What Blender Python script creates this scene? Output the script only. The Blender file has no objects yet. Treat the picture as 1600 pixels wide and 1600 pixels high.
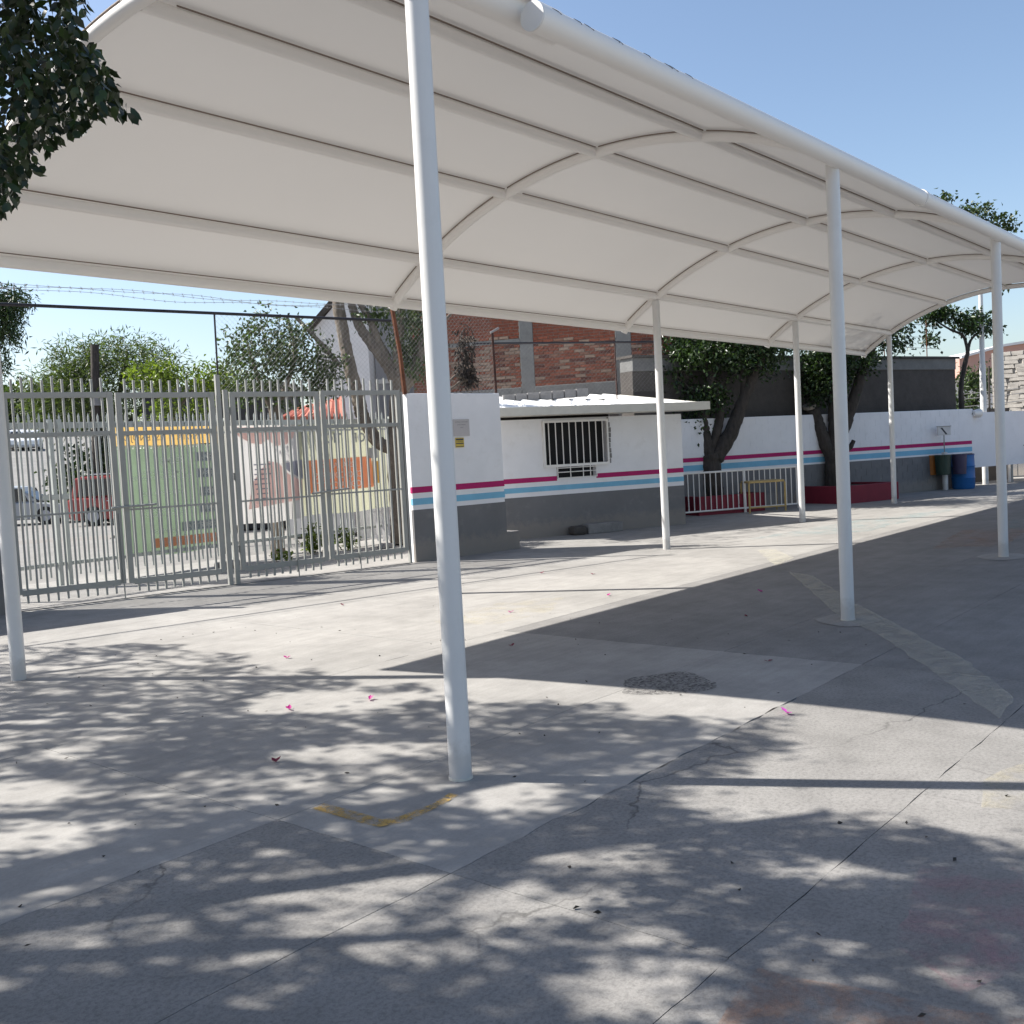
import bpy, math, random
import numpy as np
from mathutils import Vector, Matrix

random.seed(4)
RNG = np.random.default_rng(11)
scene = bpy.context.scene
COL = scene.collection

# ------------------------------------------------------------------ camera
YAW, PITCH, ROLL = 0.699758627, -0.0569608207, -0.0532668
FPX = 1594.8
CAM = np.array([-3.62495864, -3.47745567, 1.6])
fwd = np.array([math.cos(YAW)*math.cos(PITCH), math.sin(YAW)*math.cos(PITCH), math.sin(PITCH)])
r0 = np.array([math.sin(YAW), -math.cos(YAW), 0.0])
u0 = np.cross(r0, fwd)
RIGHT = math.cos(ROLL)*r0 + math.sin(ROLL)*u0
UP = -math.sin(ROLL)*r0 + math.cos(ROLL)*u0
cam_data = bpy.data.cameras.new('camera')
cam = bpy.data.objects.new('camera', cam_data)
COL.objects.link(cam)
m = Matrix.Identity(4)
for i in range(3):
    m[i][0], m[i][1], m[i][2], m[i][3] = RIGHT[i], UP[i], -fwd[i], CAM[i]
cam.matrix_world = m
cam_data.sensor_width = 36
cam_data.lens = FPX/1600*36
cam_data.clip_end = 3000
cam_data.clip_start = 0.05
scene.camera = cam

# ------------------------------------------------------------------ light
SUN_TO = Vector((-0.485, 0.914, 1.0)).normalized()
world = bpy.data.worlds.new('World')
scene.world = world
world.use_nodes = True
wn = world.node_tree
bg = wn.nodes['Background']
sky = wn.nodes.new('ShaderNodeTexSky')
sky.sky_type = 'NISHITA'
sky.sun_disc = False
sky.sun_elevation = math.asin(SUN_TO.z)
sky.sun_rotation = math.atan2(SUN_TO.x, SUN_TO.y)
sky.altitude = 300
sky.air_density = 1.0
sky.dust_density = 1.7
sky.ozone_density = 1.2
wn.links.new(sky.outputs[0], bg.inputs[0])
bg.inputs[1].default_value = 0.093
sun_data = bpy.data.lights.new('sun', 'SUN')
sun_data.energy = 5.0
sun_data.angle = math.radians(0.53)
sun_data.color = (1.0, 0.965, 0.90)
sun = bpy.data.objects.new('sun', sun_data)
COL.objects.link(sun)
sun.rotation_euler = SUN_TO.to_track_quat('Z', 'Y').to_euler()
sun.location = (-10, 20, 25)
scene.view_settings.view_transform = 'Standard'
scene.view_settings.look = 'None'
scene.view_settings.gamma = 1
scene.view_settings.exposure = 1.04
scene.view_settings.use_curve_mapping = False
scene.cycles.max_bounces = 8
scene.cycles.diffuse_bounces = 5
scene.cycles.transparent_max_bounces = 12


def spot(px, py, depth):
    """A world point seen towards (px, py) of the photograph at a given distance along the view."""
    return Vector((CAM + depth*(fwd + (px-800)/FPX*RIGHT - (py-800)/FPX*UP)).tolist())


# ------------------------------------------------------------------ materials
def new_mat(name):
    m_ = bpy.data.materials.new(name)
    m_.use_nodes = True
    nt = m_.node_tree
    b = nt.nodes['Principled BSDF']
    return m_, nt, b


def noise(nt, vec, scale, detail=5, rough=0.6, dist=0.0):
    n = nt.nodes.new('ShaderNodeTexNoise')
    n.inputs['Scale'].default_value = scale
    n.inputs['Detail'].default_value = detail
    n.inputs['Roughness'].default_value = rough
    n.inputs['Distortion'].default_value = dist
    if vec is not None:
        nt.links.new(vec, n.inputs['Vector'])
    return n.outputs['Fac']


def ramp(nt, fac, stops):
    r = nt.nodes.new('ShaderNodeValToRGB')
    e = r.color_ramp.elements
    while len(e) < len(stops):
        e.new(0.5)
    for i, (p, c) in enumerate(stops):
        e[i].position = p
        e[i].color = (c[0], c[1], c[2], 1) if not isinstance(c, (int, float)) else (c, c, c, 1)
    nt.links.new(fac, r.inputs['Fac'])
    return r.outputs['Color']


def mix(nt, fac, a, b, mode='MIX'):
    n = nt.nodes.new('ShaderNodeMix')
    n.data_type = 'RGBA'
    n.blend_type = mode
    for key, v in ((0, fac), (6, a), (7, b)):
        if isinstance(v, (int, float)):
            n.inputs[key].default_value = v
        elif isinstance(v, tuple):
            n.inputs[key].default_value = (v[0], v[1], v[2], 1)
        else:
            nt.links.new(v, n.inputs[key])
    return n.outputs[2]


def bump(nt, b, h, strength=0.3, dist=0.01):
    n = nt.nodes.new('ShaderNodeBump')
    n.inputs['Strength'].default_value = strength
    n.inputs['Distance'].default_value = dist
    nt.links.new(h, n.inputs['Height'])
    nt.links.new(n.outputs[0], b.inputs['Normal'])


def pos(nt):
    return nt.nodes.new('ShaderNodeNewGeometry').outputs['Position']


def paint(name, col, rough=0.5, var=0.12, scale=3.0, dirt=None, bumpy=0.1, bscale=40, spec=0.4):
    m_, nt, b = new_mat(name)
    p = pos(nt)
    f = noise(nt, p, scale, 6, 0.65)
    lo = tuple(c*(1-var) for c in col)
    hi = tuple(min(1, c*(1+var*0.5)) for c in col)
    c = ramp(nt, f, [(0.3, lo), (0.7, hi)])
    if dirt:
        f2 = noise(nt, p, scale*2.3, 7, 0.7)
        msk = ramp(nt, f2, [(0.56, 0.0), (0.72, dirt[1])])
        c = mix(nt, msk, c, dirt[0])
    nt.links.new(c, b.inputs['Base Color'])
    b.inputs['Roughness'].default_value = rough
    b.inputs['Specular IOR Level'].default_value = spec
    bump(nt, b, noise(nt, p, bscale, 4, 0.6), bumpy, 0.01)
    return m_


def ground_dirt(m_, top, col, amt):
    """splashed dirt fading out above the ground"""
    nt = m_.node_tree
    b = nt.nodes['Principled BSDF']
    src = b.inputs['Base Color'].links[0].from_socket
    p = pos(nt)
    sx = nt.nodes.new('ShaderNodeSeparateXYZ')
    nt.links.new(p, sx.inputs[0])
    n_ = noise(nt, p, 9, 7, 0.75)
    ad = nt.nodes.new('ShaderNodeMath')
    ad.operation = 'MULTIPLY_ADD'
    nt.links.new(n_, ad.inputs[0])
    ad.inputs[1].default_value = -top*1.6
    nt.links.new(sx.outputs['Z'], ad.inputs[2])
    msk = ramp(nt, ad.outputs[0], [(0.0, amt), (max(0.02, top*0.5), 0.0)])
    nt.links.new(mix(nt, msk, src, col), b.inputs['Base Color'])


def concrete(name, base, warm=0.02, speck=0.35, scale=1.0, streak=True, rough_amt=0.35):
    m_, nt, b = new_mat(name)
    p = pos(nt)
    big = noise(nt, p, 0.55*scale, 5, 0.6, 0.4)
    med = noise(nt, p, 3.1*scale, 7, 0.7)
    fine = noise(nt, p, 55*scale, 4, 0.7)
    grit = noise(nt, p, 210, 2, 0.6)
    c = ramp(nt, big, [(0.32, tuple(x*0.86 for x in base)), (0.68, tuple(x*1.1 for x in base))])
    c = mix(nt, 1.0, c, ramp(nt, med, [(0.3, 0.84), (0.62, 1.06)]), 'MULTIPLY')
    c = mix(nt, 1.0, c, ramp(nt, fine, [(0.33, 1-speck*0.55), (0.55, 1.0)]), 'MULTIPLY')
    c = mix(nt, 1.0, c, ramp(nt, grit, [(0.3, 1-speck*0.45), (0.5, 1.0)]), 'MULTIPLY')
    if streak:
        mp = nt.nodes.new('ShaderNodeMapping')
        mp.inputs['Scale'].default_value = (0.5, 9, 1)
        nt.links.new(p, mp.inputs['Vector'])
        st = noise(nt, mp.outputs[0], 1.6, 5, 0.6, 0.3)
        c = mix(nt, 1.0, c, ramp(nt, st, [(0.3, 0.93), (0.6, 1.03)]), 'MULTIPLY')
    blot = noise(nt, p, 1.35*scale, 8, 0.72, 0.8)
    c = mix(nt, ramp(nt, blot, [(0.60, 0.0), (0.74, 0.35)]), c, tuple(x*0.55 for x in base))
    if not streak and scale == 1.0:
        wob = nt.nodes.new('ShaderNodeVectorMath')
        wob.operation = 'ADD'
        nz = nt.nodes.new('ShaderNodeTexNoise')
        nz.inputs['Scale'].default_value = 5.0
        nz.inputs['Detail'].default_value = 6
        nt.links.new(p, nz.inputs['Vector'])
        sc = nt.nodes.new('ShaderNodeVectorMath')
        sc.operation = 'SCALE'
        sc.inputs['Scale'].default_value = 0.22
        nt.links.new(nz.outputs['Color'], sc.inputs[0])
        nt.links.new(p, wob.inputs[0])
        nt.links.new(sc.outputs[0], wob.inputs[1])
        vo = nt.nodes.new('ShaderNodeTexVoronoi')
        vo.feature = 'DISTANCE_TO_EDGE'
        vo.inputs['Scale'].default_value = 0.42
        nt.links.new(wob.outputs[0], vo.inputs['Vector'])
        line = ramp(nt, vo.outputs['Distance'], [(0.0, 0.7), (0.0022, 0.0)])
        msk2 = ramp(nt, noise(nt, p, 0.6, 3), [(0.46, 0.0), (0.56, 1.0)])
        c = mix(nt, mix(nt, 1.0, line, msk2, 'MULTIPLY'), c, (0.05, 0.048, 0.045))
    nt.links.new(c, b.inputs['Base Color'])
    b.inputs['Roughness'].default_value = 0.85
    b.inputs['Specular IOR Level'].default_value = 0.25
    h = mix(nt, 0.5, fine, grit)
    bump(nt, b, h, rough_amt, 0.004)
    return m_


def worn_paint(name, col, lo, hi, scale=9.0, alpha=1.0, rough=0.8):
    """Old paint on concrete: transparent where it has worn away."""
    m_, nt, b = new_mat(name)
    p = pos(nt)
    f = noise(nt, p, scale, 8, 0.75, 0.5)
    f2 = noise(nt, p, 60, 4, 0.7)
    b.inputs['Base Color'].default_value = (*col, 1)
    b.inputs['Roughness'].default_value = rough
    a = ramp(nt, f, [(lo, 0.0), (hi, alpha)])
    a2 = ramp(nt, f2, [(0.32, 0.45), (0.55, 1.0)])
    al = mix(nt, 1.0, a, a2, 'MULTIPLY')
    nt.links.new(al, b.inputs['Alpha'])
    return m_


def leaf_mat(name, dark, light, trans=0.35, rough=0.45):
    m_, nt, b = new_mat(name)
    g = nt.nodes.new('ShaderNodeNewGeometry')
    c = ramp(nt, g.outputs['Random Per Island'], [(0.0, dark), (0.75, light), (1.0, tuple(min(1, x*1.5) for x in light))])
    f = noise(nt, g.outputs['Position'], 1.3, 3)
    c = mix(nt, 1.0, c, ramp(nt, f, [(0.3, 0.75), (0.7, 1.2)]), 'MULTIPLY')
    nt.links.new(c, b.inputs['Base Color'])
    b.inputs['Roughness'].default_value = rough
    b.inputs['Specular IOR Level'].default_value = 0.4
    tr = nt.nodes.new('ShaderNodeBsdfTranslucent')
    c2 = mix(nt, 1.0, c, (1.3, 1.5, 0.5), 'MULTIPLY')
    nt.links.new(c2, tr.inputs['Color'])
    ms = nt.nodes.new('ShaderNodeMixShader')
    ms.inputs[0].default_value = trans
    nt.links.new(b.outputs[0], ms.inputs[1])
    nt.links.new(tr.outputs[0], ms.inputs[2])
    nt.links.new(ms.outputs[0], nt.nodes['Material Output'].inputs['Surface'])
    return m_


def bark_mat(name, a, c_):
    m_, nt, b = new_mat(name)
    p = pos(nt)
    mp = nt.nodes.new('ShaderNodeMapping')
    mp.inputs['Scale'].default_value = (1, 1, 0.25)
    nt.links.new(p, mp.inputs['Vector'])
    f = noise(nt, mp.outputs[0], 14, 8, 0.7, 0.5)
    nt.links.new(ramp(nt, f, [(0.3, a), (0.7, c_)]), b.inputs['Base Color'])
    b.inputs['Roughness'].default_value = 0.9
    bump(nt, b, f, 0.7, 0.03)
    return m_


def translucent(name, col, trans=0.3, rough=0.5, var=0.05, scale=1.2, stain=None):
    m_, nt, b = new_mat(name)
    p = pos(nt)
    f = noise(nt, p, scale, 4, 0.5)
    c = ramp(nt, f, [(0.3, tuple(x*(1-var) for x in col)), (0.7, col)])
    if stain:
        f2 = noise(nt, p, 2.1, 7, 0.7, 0.6)
        c = mix(nt, ramp(nt, f2, [(0.56, 0.0), (0.75, 0.35)]), c, stain)
    nt.links.new(c, b.inputs['Base Color'])
    b.inputs['Roughness'].default_value = rough
    tr = nt.nodes.new('ShaderNodeBsdfTranslucent')
    nt.links.new(c, tr.inputs['Color'])
    ms = nt.nodes.new('ShaderNodeMixShader')
    ms.inputs[0].default_value = trans
    nt.links.new(b.outputs[0], ms.inputs[1])
    nt.links.new(tr.outputs[0], ms.inputs[2])
    nt.links.new(ms.outputs[0], nt.nodes['Material Output'].inputs['Surface'])
    return m_


def glass(name, col=(0.02, 0.025, 0.035), rough=0.08):
    m_, nt, b = new_mat(name)
    b.inputs['Base Color'].default_value = (*col, 1)
    b.inputs['Roughness'].default_value = rough
    b.inputs['Specular IOR Level'].default_value = 0.8
    return m_


M = {}
M['slab_smooth'] = concrete('concrete_smooth', (0.312, 0.298, 0.280), speck=0.18, rough_amt=0.2)
M['slab_rough'] = concrete('concrete_rough', (0.258, 0.246, 0.231), speck=0.55, rough_amt=0.6, streak=False)
M['slab_mid'] = concrete('concrete_mid', (0.298, 0.285, 0.268), speck=0.3, rough_amt=0.3)
M['slab_dark'] = concrete('concrete_dark', (0.235, 0.225, 0.215), speck=0.35, rough_amt=0.4)
M['joint'] = concrete('joint_dirt', (0.18, 0.17, 0.16), speck=0.5, streak=False)
M['street'] = concrete('street_concrete', (0.235, 0.225, 0.212), speck=0.3, scale=0.5)
M['hill'] = concrete('hill_road', (0.25, 0.24, 0.23), speck=0.3, scale=0.15)
M['white_steel'] = paint('white_steel_paint', (0.79, 0.755, 0.715), 0.38, 0.05, 2.0, ((0.45, 0.42, 0.38), 0.25), 0.03, 30, 0.5)
M['tube_steel'] = paint('canopy_tube_paint', (0.82, 0.79, 0.755), 0.45, 0.02, 1.0, None, 0.0, 30, 0.3)
M['crease_shade'] = paint('brown_crease_shade', (0.22, 0.17, 0.14), 0.9, 0.1)  # brown stands in for contact shade beside the canopy tubes
M['post_steel'] = paint('white_post_paint', (0.66, 0.652, 0.64), 0.35, 0.04, 2.5, ((0.5, 0.48, 0.45), 0.2), 0.03, 30, 0.5)
M['membrane'] = translucent('canopy_fabric', (0.76, 0.735, 0.705), 0.05, 0.55, 0.03, 0.5, None)
M['gate_steel'] = paint('gate_grey_paint', (0.31, 0.31, 0.288), 0.45, 0.08, 4, ((0.3, 0.27, 0.22), 0.3), 0.05, 40, 0.5)
M['fence_steel'] = paint('fence_pale_paint', (0.38, 0.40, 0.375), 0.5, 0.08, 4, None, 0.05, 40, 0.4)
M['wall_white'] = paint('white_wall_paint', (0.80, 0.79, 0.80), 0.8, 0.06, 1.5, ((0.62, 0.60, 0.58), 0.35), 0.25, 22, 0.2)
M['wall_magenta'] = paint('magenta_wall_paint', (0.42, 0.022, 0.13), 0.7, 0.1, 3, None, 0.2, 22, 0.2)
M['wall_blue'] = paint('sky_blue_wall_paint', (0.20, 0.46, 0.64), 0.7, 0.1, 3, None, 0.2, 22, 0.2)
M['wall_grey'] = paint('grey_wall_paint', (0.175, 0.172, 0.175), 0.75, 0.12, 2, ((0.28, 0.27, 0.26), 0.4), 0.25, 22, 0.2)
M['roof_sheet'] = paint('white_roof_sheet', (0.78, 0.78, 0.76), 0.4, 0.05, 2, None, 0.03, 20, 0.4)
M['fascia'] = paint('cream_fascia', (0.60, 0.57, 0.50), 0.6, 0.08, 4)
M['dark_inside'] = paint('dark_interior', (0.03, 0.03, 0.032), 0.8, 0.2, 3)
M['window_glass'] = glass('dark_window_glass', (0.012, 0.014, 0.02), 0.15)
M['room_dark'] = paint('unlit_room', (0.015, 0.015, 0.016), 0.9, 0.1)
M['black'] = paint('black_pipe', (0.02, 0.018, 0.022), 0.5, 0.2)
M['rust'] = paint('rusty_steel', (0.16, 0.06, 0.03), 0.9, 0.5, 12, ((0.05, 0.025, 0.02), 0.9), 0.5, 60)
M['rust_dark'] = paint('dark_rusty_steel', (0.06, 0.028, 0.022), 0.9, 0.5, 12, ((0.03, 0.02, 0.018), 0.9), 0.5, 60)
M['wire'] = paint('galvanised_wire', (0.28, 0.27, 0.26), 0.6, 0.3)
M['block'] = concrete('cinder_block', (0.26, 0.25, 0.245), speck=0.5, scale=4, streak=False)
M['blockwall'] = concrete('dark_block_wall', (0.085, 0.076, 0.070), speck=0.5, scale=2, streak=False)
M['beam'] = concrete('beam_concrete', (0.18, 0.18, 0.175), speck=0.3, scale=2, streak=False)
M['mortar'] = concrete('mortar', (0.24, 0.19, 0.16), speck=0.4, scale=4, streak=False)
ground_dirt(M['post_steel'], 0.16, (0.28, 0.25, 0.22), 0.35)
ground_dirt(M['wall_grey'], 0.28, (0.27, 0.24, 0.21), 0.6)
BR = []
for i, c in enumerate([(0.20, 0.068, 0.044), (0.245, 0.085, 0.054), (0.11, 0.047, 0.038), (0.23, 0.12, 0.085), (0.28, 0.20, 0.15)]):
    BR.append(paint('brick_clay_%s' % 'abcde'[i], c, 0.9, 0.3, 14, ((0.42, 0.32, 0.25), 0.5), 0.6, 70, 0.1))
M['leaf_dark'] = leaf_mat('ficus_leaf', (0.012, 0.024, 0.007), (0.034, 0.062, 0.016), 0.2, 0.35)
M['leaf_ficus'] = leaf_mat('near_ficus_leaf', (0.008, 0.016, 0.005), (0.024, 0.042, 0.010), 0.12, 0.35)
M['leaf_mid'] = leaf_mat('leaf_mid_green', (0.018, 0.032, 0.010), (0.050, 0.076, 0.023), 0.28)
M['leaf_feather'] = leaf_mat('acacia_leaf', (0.035, 0.052, 0.018), (0.085, 0.11, 0.042), 0.35)
M['leaf_yellow'] = leaf_mat('yellow_green_leaf', (0.05, 0.075, 0.014), (0.13, 0.165, 0.035), 0.4)
M['bark'] = bark_mat('bark_brown', (0.07, 0.055, 0.042), (0.20, 0.165, 0.13))
M['bark_dark'] = bark_mat('bark_dark', (0.022, 0.018, 0.015), (0.075, 0.062, 0.052))
M['bark_pale'] = bark_mat('bark_pale', (0.20, 0.17, 0.135), (0.38, 0.33, 0.27))
M['limewash'] = bark_mat('limewashed_bark', (0.22, 0.20, 0.18), (0.38, 0.35, 0.32))
M['planter_red'] = paint('crimson_planter_paint', (0.20, 0.018, 0.035), 0.7, 0.15, 4, None, 0.2)
M['soil'] = paint('soil', (0.09, 0.065, 0.045), 0.95, 0.4, 8, None, 0.8, 30)
M['wood'] = paint('ochre_wood', (0.42, 0.30, 0.12), 0.6, 0.2, 8)
M['plaque'] = paint('beige_plaque', (0.50, 0.46, 0.45), 0.5, 0.05)
M['ink'] = paint('dark_ink', (0.06, 0.06, 0.07), 0.7, 0.1)
M['sign_yellow'] = paint('yellow_sign', (0.62, 0.45, 0.08), 0.5, 0.1)
M['yellow_line'] = worn_paint('worn_yellow_paint', (0.46, 0.29, 0.07), 0.38, 0.58, 18, 0.85)
M['pale_band'] = worn_paint('worn_cream_paint', (0.62, 0.58, 0.46), 0.32, 0.60, 7, 0.4)
M['chalk_pink'] = worn_paint('worn_pink_paint', (0.50, 0.22, 0.25), 0.44, 0.64, 4, 0.28)
M['chalk_blue'] = worn_paint('worn_teal_paint', (0.22, 0.40, 0.42), 0.44, 0.64, 3, 0.3)
M['chalk_yellow'] = worn_paint('worn_chalk_yellow', (0.66, 0.56, 0.30), 0.44, 0.68, 4, 0.22)
M['chalk_orange'] = worn_paint('worn_orange_paint', (0.45, 0.20, 0.09), 0.42, 0.62, 4, 0.4)
M['chalk_maroon'] = worn_paint('worn_maroon_paint', (0.16, 0.05, 0.09), 0.40, 0.58, 3, 0.5)
M['scuff'] = worn_paint('dark_scuff', (0.035, 0.033, 0.035), 0.44, 0.60, 34, 0.8)
M['petal'] = translucent('bougainvillea_petal', (0.55, 0.03, 0.28), 0.4, 0.6, 0.2, 30)
M['petal_dry'] = translucent('dried_petal', (0.20, 0.02, 0.05), 0.2, 0.7, 0.2, 30)
M['petal_bright'] = translucent('fresh_petal', (0.80, 0.12, 0.62), 0.4, 0.6, 0.1, 30)
M['bin_orange'] = paint('orange_plastic', (0.42, 0.15, 0.03), 0.5, 0.1)
M['bin_green'] = paint('dark_green_plastic', (0.025, 0.05, 0.035), 0.5, 0.2)
M['bin_purple'] = paint('dark_purple_plastic', (0.05, 0.04, 0.085), 0.5, 0.2)
M['barrel_blue'] = paint('blue_plastic', (0.02, 0.13, 0.36), 0.45, 0.1)
M['rubber'] = paint('rubber', (0.02, 0.02, 0.02), 0.8, 0.1)
M['chrome'] = paint('grey_rim', (0.4, 0.4, 0.42), 0.35, 0.05)
M['car_red'] = paint('red_car_paint', (0.30, 0.045, 0.04), 0.25, 0.05, 2, None, 0.0, 5, 0.6)
M['car_silver'] = paint('silver_car_paint', (0.36, 0.37, 0.38), 0.3, 0.05, 2, None, 0.0, 5, 0.6)
M['car_white'] = paint('white_car_paint', (0.78, 0.78, 0.78), 0.3, 0.03, 2, None, 0.0, 5, 0.6)
M['lamp_red'] = paint('red_lens', (0.6, 0.03, 0.02), 0.2, 0.05)
M['lamp_white'] = paint('clear_lens', (0.7, 0.7, 0.68), 0.15, 0.05)
M['b_green'] = translucent('banner_green', (0.24, 0.32, 0.215), 0.34, 0.6, 0.25, 1.6)
M['b_yellow'] = translucent('banner_yellow', (0.72, 0.47, 0.15), 0.4, 0.6)
M['b_cream'] = translucent('banner_cream', (0.52, 0.52, 0.38), 0.40, 0.6, 0.12, 1.4)
M['b_pale'] = translucent('banner_pale', (0.62, 0.60, 0.58), 0.40, 0.6, 0.12, 1.4)
M['b_pink'] = translucent('banner_pink', (0.85, 0.60, 0.56), 0.55, 0.6, 0.2, 3)
M['b_orange'] = translucent('banner_orange', (0.85, 0.33, 0.20), 0.5, 0.6)
M['b_grey'] = translucent('banner_slate', (0.30, 0.31, 0.38), 0.5, 0.6)
M['b_white'] = translucent('banner_white', (0.88, 0.88, 0.84), 0.55, 0.6)
M['b_amber'] = translucent('banner_amber', (0.62, 0.36, 0.08), 0.4, 0.6)
M['tile_red'] = paint('red_roof_tile', (0.42, 0.13, 0.09), 0.8, 0.25, 6, None, 0.4, 20)
M['pink_wall'] = paint('pink_arch_paint', (0.46, 0.27, 0.22), 0.7, 0.08, 1)
M['house_white'] = paint('white_house_wall', (0.68, 0.66, 0.65), 0.8, 0.08, 1)
M['house_grey'] = paint('grey_house_wall', (0.30, 0.30, 0.32), 0.8, 0.12, 1)
M['stone'] = concrete('pale_stone_wall', (0.42, 0.39, 0.35), speck=0.5, scale=3, streak=False)


# ------------------------------------------------------------------ mesh helpers
class MB:
    def __init__(self):
        self.v = []
        self.f = []

    def quad(self, a, b, c, d):
        n = len(self.v)
        self.v += [tuple(a), tuple(b), tuple(c), tuple(d)]
        self.f.append((n, n+1, n+2, n+3))
        return self

    def poly(self, pts):
        n = len(self.v)
        self.v += [tuple(p) for p in pts]
        self.f.append(tuple(range(n, n+len(pts))))
        return self

    def obox(self, o, ex, ey, ez):
        """box from corner o with edge vectors"""
        o, ex, ey, ez = map(Vector, (o, ex, ey, ez))
        n = len(self.v)
        for a in (0, 1):
            for b in (0, 1):
                for c in (0, 1):
                    self.v.append(tuple(o+ex*a+ey*b+ez*c))
        for f in ((0, 1, 3, 2), (4, 6, 7, 5), (0, 4, 5, 1), (2, 3, 7, 6), (0, 2, 6, 4), (1, 5, 7, 3)):
            self.f.append(tuple(n+i for i in f))
        return self

    def box(self, x0, x1, y0, y1, z0, z1):
        return self.obox((x0, y0, z0), (x1-x0, 0, 0), (0, y1-y0, 0), (0, 0, z1-z0))

    def tube(self, pts, rad, seg=10, cap=True):
        pts = [Vector(p) for p in pts]
        if isinstance(rad, (int, float)):
            rad = [rad]*len(pts)
        ref = Vector((0, 0, 1))
        d0 = (pts[-1]-pts[0]).normalized()
        if abs(d0.z) > 0.9:
            ref = Vector((1, 0, 0))
        n0 = len(self.v)
        for i, p in enumerate(pts):
            t = (pts[min(i+1, len(pts)-1)]-pts[max(i-1, 0)]).normalized()
            a = t.cross(ref).normalized()
            b = t.cross(a).normalized()
            for k in range(seg):
                an = 2*math.pi*k/seg
                self.v.append(tuple(p+(a*math.cos(an)+b*math.sin(an))*rad[i]))
        for i in range(len(pts)-1):
            for k in range(seg):
                q = n0+i*seg
                self.f.append((q+k, q+(k+1) % seg, q+seg+(k+1) % seg, q+seg+k))
        if cap:
            self.f.append(tuple(n0+k for k in range(seg)))
            self.f.append(tuple(n0+(len(pts)-1)*seg+k for k in reversed(range(seg))))
        return self

    def prism(self, prof, axis_o, ax, az, ay):
        """profile of (a, b) points in plane (ax, az) at axis_o, extruded by ay"""
        o, ax, az, ay = map(Vector, (axis_o, ax, az, ay))
        n = len(self.v)
        k = len(prof)
        for s in (0, 1):
            for a, b in prof:
                self.v.append(tuple(o+ax*a+az*b+ay*s))
        self.f.append(tuple(range(n, n+k)))
        self.f.append(tuple(reversed(range(n+k, n+2*k))))
        for i in range(k):
            j = (i+1) % k
            self.f.append((n+i, n+k+i, n+k+j, n+j))
        return self

    def mesh(self, name, mat, off=(0, 0, 0), smooth=False, fixn=True):
        me = bpy.data.meshes.new(name)
        v = np.array(self.v, dtype=float)-np.array(off)
        me.from_pydata(v.tolist(), [], self.f)
        if mat is not None:
            me.materials.append(mat)
        if fixn:
            import bmesh
            bm = bmesh.new()
            bm.from_mesh(me)
            bmesh.ops.recalc_face_normals(bm, faces=bm.faces)
            bm.to_mesh(me)
            bm.free()
        if smooth:
            me.polygons.foreach_set('use_smooth', [True]*len(me.polygons))
            if hasattr(me, 'set_sharp_from_angle'):
                me.set_sharp_from_angle(angle=math.radians(40))
        me.update()
        return me

    def build(self, name, mat, parent=None, smooth=False, bevel=0, fixn=True, loc=None, kind=None):
        w = wloc(parent) if parent else Vector((0, 0, 0))
        o_at = Vector(loc) if loc is not None else w
        me = self.mesh(name, mat, off=tuple(o_at), smooth=smooth, fixn=fixn)
        o = bpy.data.objects.new(name, me)
        COL.objects.link(o)
        o.parent = parent
        o.location = o_at-w
        if bevel:
            b = o.modifiers.new('bevel', 'BEVEL')
            b.width = bevel
            b.segments = 2
            b.limit_method = 'ANGLE'
        if kind:
            o['kind'] = kind
        return o


def wloc(o):
    r = Vector((0, 0, 0))
    while o is not None:
        r += o.location
        o = o.parent
    return r


def tag(o, label=None, cat=None, group=None, kind=None):
    if label:
        o['label'] = label
    if cat:
        o['category'] = cat
    if group:
        o['group'] = group
    if kind:
        o['kind'] = kind
    return o


def thing(name, label, cat, loc=(0, 0, 0), group=None):
    o = bpy.data.objects.new(name, None)
    o.empty_display_size = 0.2
    COL.objects.link(o)
    o.location = loc
    return tag(o, label, cat, group)


def inst(me, name, parent, wpos, rotz=0.0, scale=None):
    """another object sharing a mesh"""
    o = bpy.data.objects.new(name, me)
    COL.objects.link(o)
    o.parent = parent
    o.location = Vector(wpos)-(wloc(parent) if parent else Vector((0, 0, 0)))
    o.rotation_euler = (0, 0, rotz)
    if scale:
        o.scale = scale
    return o


def text_mb(body, size, o, ux, uz, mirror=False, bold=0.0):
    """flat print lettering as mesh: origin o, right vector ux, up vector uz (world)"""
    cu = bpy.data.curves.new('lettering', 'FONT')
    cu.body = body
    cu.size = size
    cu.align_x = 'CENTER'
    cu.align_y = 'CENTER'
    cu.offset = bold
    cu.resolution_u = 2
    ob = bpy.data.objects.new('lettering', cu)
    COL.objects.link(ob)
    bpy.context.view_layer.update()
    me = bpy.data.meshes.new_from_object(ob.evaluated_get(bpy.context.evaluated_depsgraph_get()))
    mb = MB()
    o, ux, uz = Vector(o), Vector(ux).normalized(), Vector(uz).normalized()
    s = -1 if mirror else 1
    mb.v = [tuple(o+ux*(s*v.co.x)+uz*v.co.y) for v in me.vertices]
    mb.f = [tuple(p.vertices) for p in me.polygons]
    bpy.data.objects.remove(ob)
    bpy.data.curves.remove(cu)
    bpy.data.meshes.remove(me)
    return mb


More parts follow.
